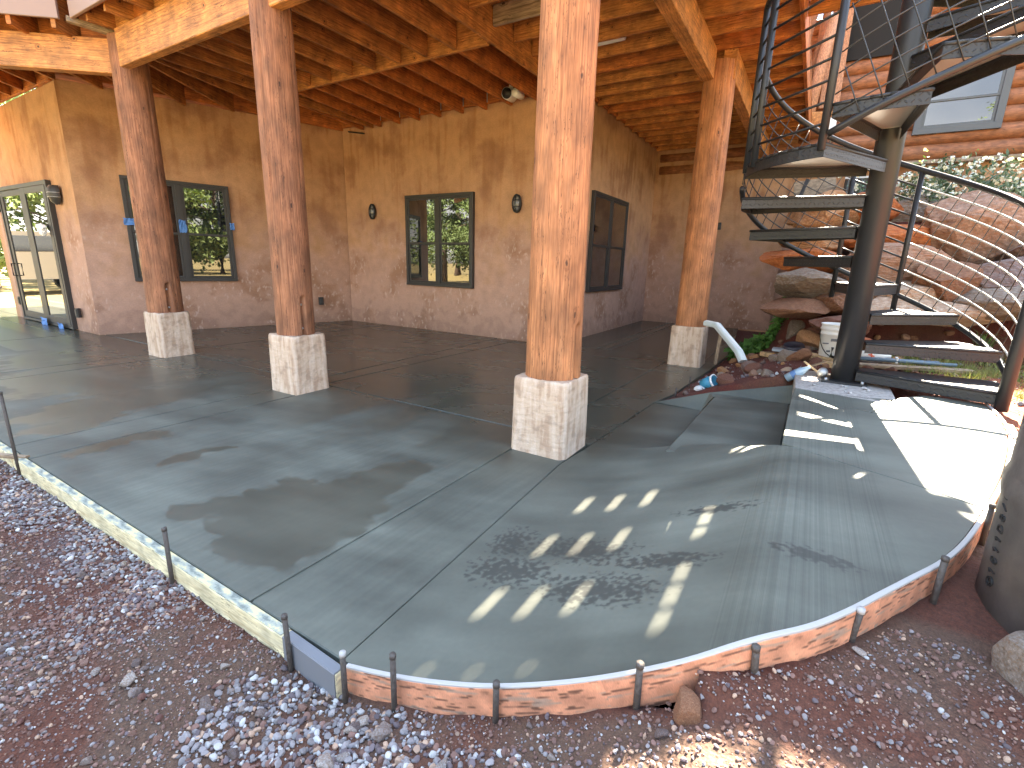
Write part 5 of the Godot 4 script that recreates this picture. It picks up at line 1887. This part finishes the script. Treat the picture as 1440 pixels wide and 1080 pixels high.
func build_debris() -> void:
	# bucket
	var gz := ground_h(0.29, 5.6)
	var b := thing("bucket", "white plastic bucket with smears and a black handle grip behind the pole", "bucket", V(0.285, gz + 0.01, 5.62))
	put("body", lathe([[0.0, 0.0], [0.125, 0.0], [0.13, 0.008], [0.142, 0.27], [0.150, 0.272], [0.150, 0.285], [0.143, 0.287], [0.144, 0.315], [0.152, 0.317], [0.152, 0.330], [0.145, 0.332], [0.147, 0.362], [0.152, 0.364], [0.152, 0.372], [0.143, 0.372], [0.138, 0.20], [0.12, 0.02], [0.0, 0.02]]), M.white, b)
	var hm := MB.new()
	var hp := []
	for k in 13:
		var a := PI * k / 12.0
		hp.append(Vector3(cos(a) * 0.150, 0.30 - sin(a) * 0.235, 0.02 + sin(a) * 0.135))
	hm.tube(hp, 0.004, 6)
	put("bail", hm.done(), M.black, b)
	var gm := MB.new()
	gm.tube([Vector3(-0.03, 0.16, 0.15), Vector3(-0.035, 0.075, 0.152), Vector3(0.045, 0.06, 0.157)], 0.013, 8)
	put("grip", gm.done(), M.black, b)
	var lm := MB.new()
	for q in [[-0.09, 0.19, 0.05, 0.02], [-0.02, 0.23, 0.07, 0.05], [-0.06, 0.12, 0.03, 0.03], [0.02, 0.17, 0.04, 0.03]]:
		var a0 := Vector3(q[0], q[1], sqrt(0.142 * 0.142 - q[0] * q[0]))
		lm.bar(a0 - Vector3(q[2] / 2, 0.004, 0.0), a0 + Vector3(q[2] / 2, 0.0, -q[0] * 0.1), q[3] * 0.5, 0.004, 0.001, Vector3.BACK)
	put("print", lm.done(), mat(lin(0.12, 0.13, 0.15), 0.8), b)
	# planks
	for q in [[[-0.36, 6.30], [0.30, 5.22], 0.05, "long pale plank lying in the dirt left of the steel pole"], [[0.02, 5.70], [0.44, 5.30], 0.035, "short pale board under the bucket"], [[0.40, 5.36], [1.30, 5.58], 0.03, "grey plank behind the lowest tread"], [[0.62, 5.80], [1.12, 5.76], 0.04, "thin pale lath behind the milk jug"]]:
		var t := thing("plank", q[3], "plank", V(q[0][0], ground_h(q[0][0], q[0][1]), q[0][1]), "planks lying in the dirt")
		var m := MB.new()
		var e := V(q[1][0], maxf(ground_h(q[1][0], q[1][1]), PADH - 0.03), q[1][1]) - t.position
		m.bar(Vector3(0, 0.04, 0), e + Vector3(0, 0.035, 0), 0.10, q[2], 0.004)
		put("board", m.done(), M.plank if q[2] > 0.031 else M.joist_grey, t)
	var rods := thing("pipe_bundle", "two grey blue pipes tied together behind the lowest tread", "pipes", V(0.47, PADH + 0.02, 5.56))
	var rm := MB.new()
	rm.tube([Vector3(0, 0.04, 0), Vector3(0.62, 0.045, -0.16)], 0.014, 8)
	rm.tube([Vector3(0.0, 0.04, 0.03), Vector3(0.74, 0.04, -0.14)], 0.016, 8)
	put("pipe", rm.done(), mat(lin(0.10, 0.15, 0.20), 0.4), rods)
	var rt := MB.new()
	rt.box(Vector3(0.30, 0.045, -0.06), Vector3(0.02, 0.05, 0.07), 0.004)
	put("tie", rt.done(), M.white, rods)
	# jug lying down
	var j := thing("milk_jug", "white plastic jug with a red mark lying right of the steel pole", "jug", V(0.585, PADH + 0.0, 5.72))
	var jm := put("body", lathe([[0.0, 0.0], [0.07, 0.0], [0.076, 0.02], [0.076, 0.15], [0.055, 0.19], [0.02, 0.22], [0.02, 0.245], [0.0, 0.245]]), M.white, j)
	jm.transform = Transform3D(Basis.from_euler(Vector3(0, 0.1, -PI / 2)), Vector3(-0.09, 0.075, 0))
	var jr := MB.new()
	jr.bar(Vector3(-0.03, 0.09, 0.0755), Vector3(0.02, 0.075, 0.0755), 0.012, 0.004, 0.001, Vector3.BACK)
	jr.bar(Vector3(-0.01, 0.11, 0.0750), Vector3(0.0, 0.06, 0.0755), 0.014, 0.004, 0.001, Vector3.BACK)
	jr.bar(Vector3(-0.035, 0.062, 0.0755), Vector3(0.03, 0.06, 0.0755), 0.010, 0.004, 0.001, Vector3.BACK)
	put("print", jr.done(), mat(lin(0.7, 0.12, 0.05), 0.6), j)
	# bent white gutter length
	var gut := thing("gutter_piece", "bent pale downspout leaning from the rear pier into the dirt", "downspout", V(-0.98, 0.0, 6.2))
	var gp := [Vector3(-0.04, 0.565, 0.02), Vector3(0.10, 0.56, 0.12), Vector3(0.41, 0.34, 0.52), Vector3(0.47, 0.25, 0.58)]
	var gu := MB.new()
	gu.sweep(gp, MB.rect(0.085, 0.06, 0.012), Vector3.UP, true)
	put("channel", gu.done(), M.gutter, gut)
	var gs := MB.new()
	gs.sweep([gp[0] + Vector3(0, 0.032, 0), gp[1] + Vector3(0, 0.032, 0), gp[2] + Vector3(0.01, 0.032, 0)], MB.rect(0.03, 0.006, 0.002), Vector3.UP, true)
	put("seam", gs.done(), M.white, gut)
	var st := thing("wood_stake", "grey wooden stake standing beside the rear pier", "stake", V(-0.88, 0.05, 6.35))
	var sm := MB.new()
	sm.bar(Vector3.ZERO, Vector3(0.02, 0.42, 0), 0.04, 0.05, 0.004, Vector3.BACK)
	put("wood", sm.done(), M.joist_grey, st)
	# glove, bottle, lid, sticks, can, pot shard
	var gl := thing("paint_cup", "bright blue and white cup lying in the dirt near the steps", "cup", V(-0.76, ground_h(-0.76, 4.82) + 0.05, 4.82))
	var cup := put("body", lathe([[0.0, 0.0], [0.045, 0.0], [0.060, 0.13], [0.063, 0.13], [0.05, 0.01], [0.0, 0.01]]), mat(lin(0.05, 0.26, 0.40), 0.5), gl)
	cup.rotation = Vector3(0.6, 0, -1.0)
	var wr := put("rim", lathe([[0.058, 0.118], [0.066, 0.118], [0.067, 0.136], [0.058, 0.136]]), M.white, gl)
	wr.rotation = cup.rotation
	var w2 := put("paper", rock_mesh(2, 779, 5, 0.3, Vector3(0.05, 0.03, 0.04)), M.white, gl)
	w2.position = Vector3(-0.01, -0.03, 0.07)
	var bo := thing("water_bottle", "crushed light blue water bottle at the corner of the pad", "bottle", V(-0.07, 0.30, 4.72))
	var bb := put("body", lathe([[0.0, 0.0], [0.036, 0.0], [0.036, 0.13], [0.014, 0.18], [0.014, 0.20], [0.0, 0.20]], 14), mat(lin(0.30, 0.42, 0.52), 0.2), bo)
	bb.rotation = Vector3(0.5, 0.3, -0.8)
	var bl := put("label", lathe([[0.0372, 0.05], [0.0372, 0.09]], 14), mat(lin(0.10, 0.20, 0.40), 0.5), bo)
	bl.rotation = bb.rotation
	var li := thing("tray_lid", "dark round lid on a pale tray in the rubble left of the bucket", "lid", V(-0.09, ground_h(-0.09, 6.05) + 0.03, 6.05))
	var lt := MB.new()
	lt.box(Vector3(0, 0.01, 0.02), Vector3(0.36, 0.02, 0.20), 0.005)
	put("tray", lt.done(), mat(lin(0.30, 0.33, 0.35), 0.6), li)
	var ll := put("lid", lathe([[0.0, 0.0], [0.10, 0.0], [0.105, 0.02], [0.10, 0.045], [0.09, 0.045], [0.085, 0.03], [0.0, 0.03]]), mat(lin(0.035, 0.03, 0.04), 0.5), li)
	ll.transform = Transform3D(Basis.from_euler(Vector3(0.25, 0, 0.05)), Vector3(0.02, 0.03, -0.03))
	var sk := thing("crossed_laths", "crossed grey laths beside the foot of the steel pole", "wood scraps", V(0.10, PADH - 0.012, 4.80))
	var km := MB.new()
	km.bar(Vector3(-0.10, 0.03, 0.06), Vector3(0.10, 0.11, -0.06), 0.022, 0.012, 0.002)
	put("lath", km.done(), M.joist_grey, sk)
	var km2 := MB.new()
	km2.bar(Vector3(-0.06, 0.10, 0.0), Vector3(0.08, 0.015, 0.08), 0.02, 0.012, 0.002)
	put("lath", km2.done(), M.plank, sk)
	var cn := thing("tin_can", "crushed silver can beside the foot of the steel pole", "can", V(0.175, PADH + 0.02, 4.70))
	var cb := put("body", lathe([[0.0, 0.0], [0.028, 0.0], [0.034, 0.012], [0.034, 0.09], [0.028, 0.10], [0.0, 0.10]], 18), M.galv, cn)
	cb.rotation = Vector3(1.2, 0.3, 0.2)
	var cp := thing("clay_shard", "broken red clay pot peeking out right of the pole", "pot", V(0.53, ground_h(0.53, 6.1) + 0.03, 6.1))
	var cs := put("pot", lathe([[0.0, 0.0], [0.05, 0.0], [0.075, 0.13], [0.085, 0.13], [0.085, 0.16], [0.07, 0.16], [0.05, 0.02], [0.0, 0.02]]), mat(lin(0.42, 0.14, 0.07), 0.8), cp)
	cs.rotation = Vector3(0.3, 0, -0.4)
	# concrete crumbs on the footing
	var fr := RandomNumberGenerator.new()
	fr.seed = 8
	var crumbs := thing("concrete_crumbs", "pale concrete crumbs lying round the pole's base", "crumbs", V(0.23, PADH - 0.012, 4.32))
	for k in 9:
		var s := fr.randf_range(0.008, 0.02)
		var o := put("crumb", stone_meshes[k % 6], M.pin_pale, crumbs)
		o.transform = Transform3D(Basis.from_euler(Vector3(0, k, 0)).scaled_local(Vector3.ONE * s), Vector3(fr.randf_range(-0.12, 0.25), s * 0.5, fr.randf_range(-0.12, 0.16)))
	# terrace: condenser, leaning panel
	var ac := thing("air_conditioner", "dark slatted air conditioner on the terrace behind the stair", "air conditioner", V(0.50, 2.20, 9.6))
	var acm := MB.new()
	acm.box(Vector3(0, 0.22, -0.25), Vector3(0.60, 0.40, 0.46), 0.01)
	put("case", acm.done(), M.frame, ac)
	for k in 7:
		local_bar(ac, "slat", Vector3(-0.26 + k * 0.087, 0.03, 0.0), Vector3(-0.26 + k * 0.087, 0.41, 0.0), 0.02, 0.02, M.frame_grey)
	local_bar(ac, "top_rail", Vector3(-0.31, 0.43, -0.02), Vector3(0.31, 0.43, -0.02), 0.03, 0.04, M.galv)
	var pn := thing("leaning_panel", "dark framed grey panel leaning on the terrace behind the mesh", "panel", V(-0.20, 2.15, 9.7))
	var pm := MB.new()
	pm.bar(Vector3(-0.28, 0.25, 0), Vector3(0.30, 0.34, -0.15), 0.44, 0.02, 0.003, Vector3.BACK)
	put("sheet", pm.done(), M.joist_grey, pn)
	local_bar(pn, "frame_bar", Vector3(-0.24, 0.02, 0.03), Vector3(-0.12, 0.52, -0.05), 0.05, 0.03, M.black)
	var wh := thing("white_cap", "white plastic cap standing on the terrace beside the air conditioner", "cap", V(0.10, 2.17, 9.3))
	put("cap", lathe([[0.12, 0.0], [0.12, 0.06], [0.08, 0.14], [0.0, 0.16]]), M.white, wh)

func build_barrel() -> void:
	var b := thing("barrel", "tall scuffed dark grey plastic barrel with raised lettering at the right edge", "barrel", V(0.888, 0.255, 1.795))
	b.scale = Vector3.ONE * 1.107
	put("body", lathe([[0.0, 0.0], [0.285, 0.0], [0.297, 0.012], [0.300, 0.30], [0.306, 0.32], [0.306, 0.36], [0.300, 0.38], [0.300, 0.70], [0.296, 0.715], [0.306, 0.725], [0.306, 0.755], [0.296, 0.765], [0.291, 0.80], [0.278, 0.80], [0.272, 0.77], [0.0, 0.765]], 72), M.barrel, b)
	# raised characters running up the side
	var chars := "©1611D8/0"
	for k in chars.length():
		var tm := TextMesh.new()
		var f := SystemFont.new()
		f.font_names = PackedStringArray(["Droid Sans"])
		tm.font = f
		tm.text = chars[k]
		tm.font_size = 32
		tm.pixel_size = 0.0011
		tm.depth = 0.004
		var o := put("letter", tm, mat(lin(0.02, 0.019, 0.018), 0.6), b)
		var ang := deg_to_rad(188.0 - 0.8 * k)       # toward the camera
		var out := Vector3(cos(ang), 0, -sin(ang))
		var right := Vector3.UP
		var upv := out.cross(right)
		o.transform = Transform3D(Basis(right, upv, out), out * 0.301 + Vector3(0, 0.09 + 0.028 * k, 0))

func build_truck() -> void:
	var t := thing("pickup_truck", "tan pickup truck parked left of the house, mirrored in the sliding door", "truck", V(-20.5, ground_h(-20.5, 0.6), 0.6))
	t.rotation.y = deg_to_rad(80.0)
	# side profile (x forward, y up), extruded
	var prof := PackedVector2Array([Vector2(2.65, 0.55), Vector2(2.70, 0.75), Vector2(2.62, 1.05), Vector2(1.15, 1.18), Vector2(0.55, 1.80), Vector2(-0.75, 1.82), Vector2(-0.95, 1.20), Vector2(-2.7, 1.18), Vector2(-2.72, 0.60), Vector2(-2.1, 0.55), Vector2(-2.0, 0.85), Vector2(-1.7, 0.98), Vector2(-1.3, 0.98), Vector2(-1.0, 0.85), Vector2(-0.92, 0.45), Vector2(1.15, 0.45), Vector2(1.25, 0.85), Vector2(1.5, 0.98), Vector2(1.95, 0.98), Vector2(2.2, 0.85), Vector2(2.3, 0.55)])
	var m := MB.new()
	var idx := Geometry2D.triangulate_polygon(prof)
	for s in [-0.92, 0.92]:
		for k in range(0, idx.size(), 3):
			m.tri(Vector3(prof[idx[k]].x, prof[idx[k]].y, s), Vector3(prof[idx[k + 1]].x, prof[idx[k + 1]].y, s), Vector3(prof[idx[k + 2]].x, prof[idx[k + 2]].y, s), Vector3(0, 0, s))
	for k in prof.size():
		var a := prof[k]
		var c := prof[(k + 1) % prof.size()]
		var e := c - a
		m.quad(Vector3(a.x, a.y, -0.92), Vector3(c.x, c.y, -0.92), Vector3(c.x, c.y, 0.92), Vector3(a.x, a.y, 0.92), Vector3(-e.y, e.x, 0))
	put("body", m.done(), M.truck, t)
	for s in [-0.925, 0.925]:
		var wm := MB.new()
		wm.bar(Vector3(-0.62, 1.48, s), Vector3(0.62, 1.45, s), 0.44, 0.012, 0.004, Vector3.BACK)
		put("side_window", wm.done(), M.glass, t)
		for x in [1.72, -1.5]:
			var ty := MB.new()
			ty.tube([Vector3(x, 0.38, s * 0.75), Vector3(x, 0.38, s * 1.0)], 0.38, 28)
			var w := put("wheel", ty.done(), M.tyre, t)
			var rm := MB.new()
			rm.tube([Vector3(x, 0.38, s * 0.99), Vector3(x, 0.38, s * 1.012)], 0.22, 20)
			put("rim", rm.done(), M.galv, w)
		var st := MB.new()
		st.bar(Vector3(-2.6, 0.78, s * 1.004), Vector3(-1.1, 0.74, s * 1.004), 0.10, 0.01, 0.003, Vector3.BACK)
		put("trim", st.done(), M.white, t)
	for z in [-0.7, 0.7]:
		var hm := MB.new()
		hm.box(Vector3(2.67, 0.86, z), Vector3(0.06, 0.16, 0.30), 0.01)
		put("headlight", hm.done(), M.white, t)

# ---------------------------------------------------------------- sky
func sky_cover() -> ImageTexture:
	var n := FastNoiseLite.new()
	n.seed = 4
	n.frequency = 0.9
	n.fractal_octaves = 5
	var w := 768
	var h := 384
	var im := Image.create(w, h, false, Image.FORMAT_RGBA8)
	for y in h:
		var el := (0.5 - (y + 0.5) / h) * PI
		for x in w:
			var az := (x + 0.5) / w * TAU
			var dir := Vector3(cos(el) * sin(az), sin(el), cos(el) * cos(az))
			var a := 0.0
			if el > 0.0:
				var q := dir / (dir.y + 0.25)
				a = smoothstep(-0.02, 0.35, n.get_noise_3d(q.x, dir.y * 0.7, q.z)) * smoothstep(0.0, 0.12, el)
			im.set_pixel(x, y, Color(1, 1, 1, a * 0.75))
	return ImageTexture.create_from_image(im)

func _ready() -> void:
	# camera
	var cam := Camera3D.new()
	cam.name = "camera"
	cam.fov = 77.02
	cam.near = 0.05
	cam.far = 600.0
	add_child(cam)
	cam.transform = Transform3D(Basis(Vector3(0.85306326, 0.02709238, -0.52110371), Vector3(-0.14899724, 0.96972095, -0.19349704), Vector3(0.50008289, 0.24270824, 0.83127)), Vector3(0, 1.2, 0))
	cam.current = true
	# sky and exposure
	var env := Environment.new()
	env.background_mode = Environment.BG_SKY
	var sm := ProceduralSkyMaterial.new()
	sm.sky_top_color = Color(0.44, 0.54, 0.67)
	sm.sky_horizon_color = Color(0.87, 0.84, 0.78)
	sm.sky_curve = 0.14
	sm.ground_bottom_color = Color(0.30, 0.25, 0.22)
	sm.ground_horizon_color = Color(0.55, 0.52, 0.48)
	sm.sky_cover = sky_cover()
	sm.sky_cover_modulate = Color(0.66, 0.62, 0.56)
	var sky := Sky.new()
	sky.sky_material = sm
	env.sky = sky
	env.tonemap_mode = Environment.TONE_MAPPER_LINEAR
	env.tonemap_exposure = 19.0
	env.background_energy_multiplier = 0.45
	env.sdfgi_enabled = true
	env.ssao_enabled = true
	env.ssil_enabled = true
	var we := WorldEnvironment.new()
	we.name = "world"
	we.environment = env
	add_child(we)
	# sun, behind the house and fairly high
	var sun := DirectionalLight3D.new()
	sun.name = "sun"
	sun.light_energy = 1.5
	sun.light_color = Color(1.0, 0.945, 0.855)
	sun.light_angular_distance = 0.53
	sun.shadow_enabled = true
	add_child(sun)
	var el := deg_to_rad(41.0)
	var tr := Vector3(0.050 * cos(el), -sin(el), 0.9987 * cos(el))
	sun.look_at_from_position(Vector3.ZERO, tr, Vector3.UP)
	materials()
	# setting and structure
	var g := build_ground()
	build_patio()
	build_house()
	build_deck()
	build_posts()
	build_stairs()
	build_forms()
	build_log_brackets()
	# nature
	build_boulders()
	build_gravel(g)
	build_mound_stones(g)
	build_trees()
	build_plants()
	# objects and details
	build_fittings()
	build_barrel()
	build_truck()
	build_debris()
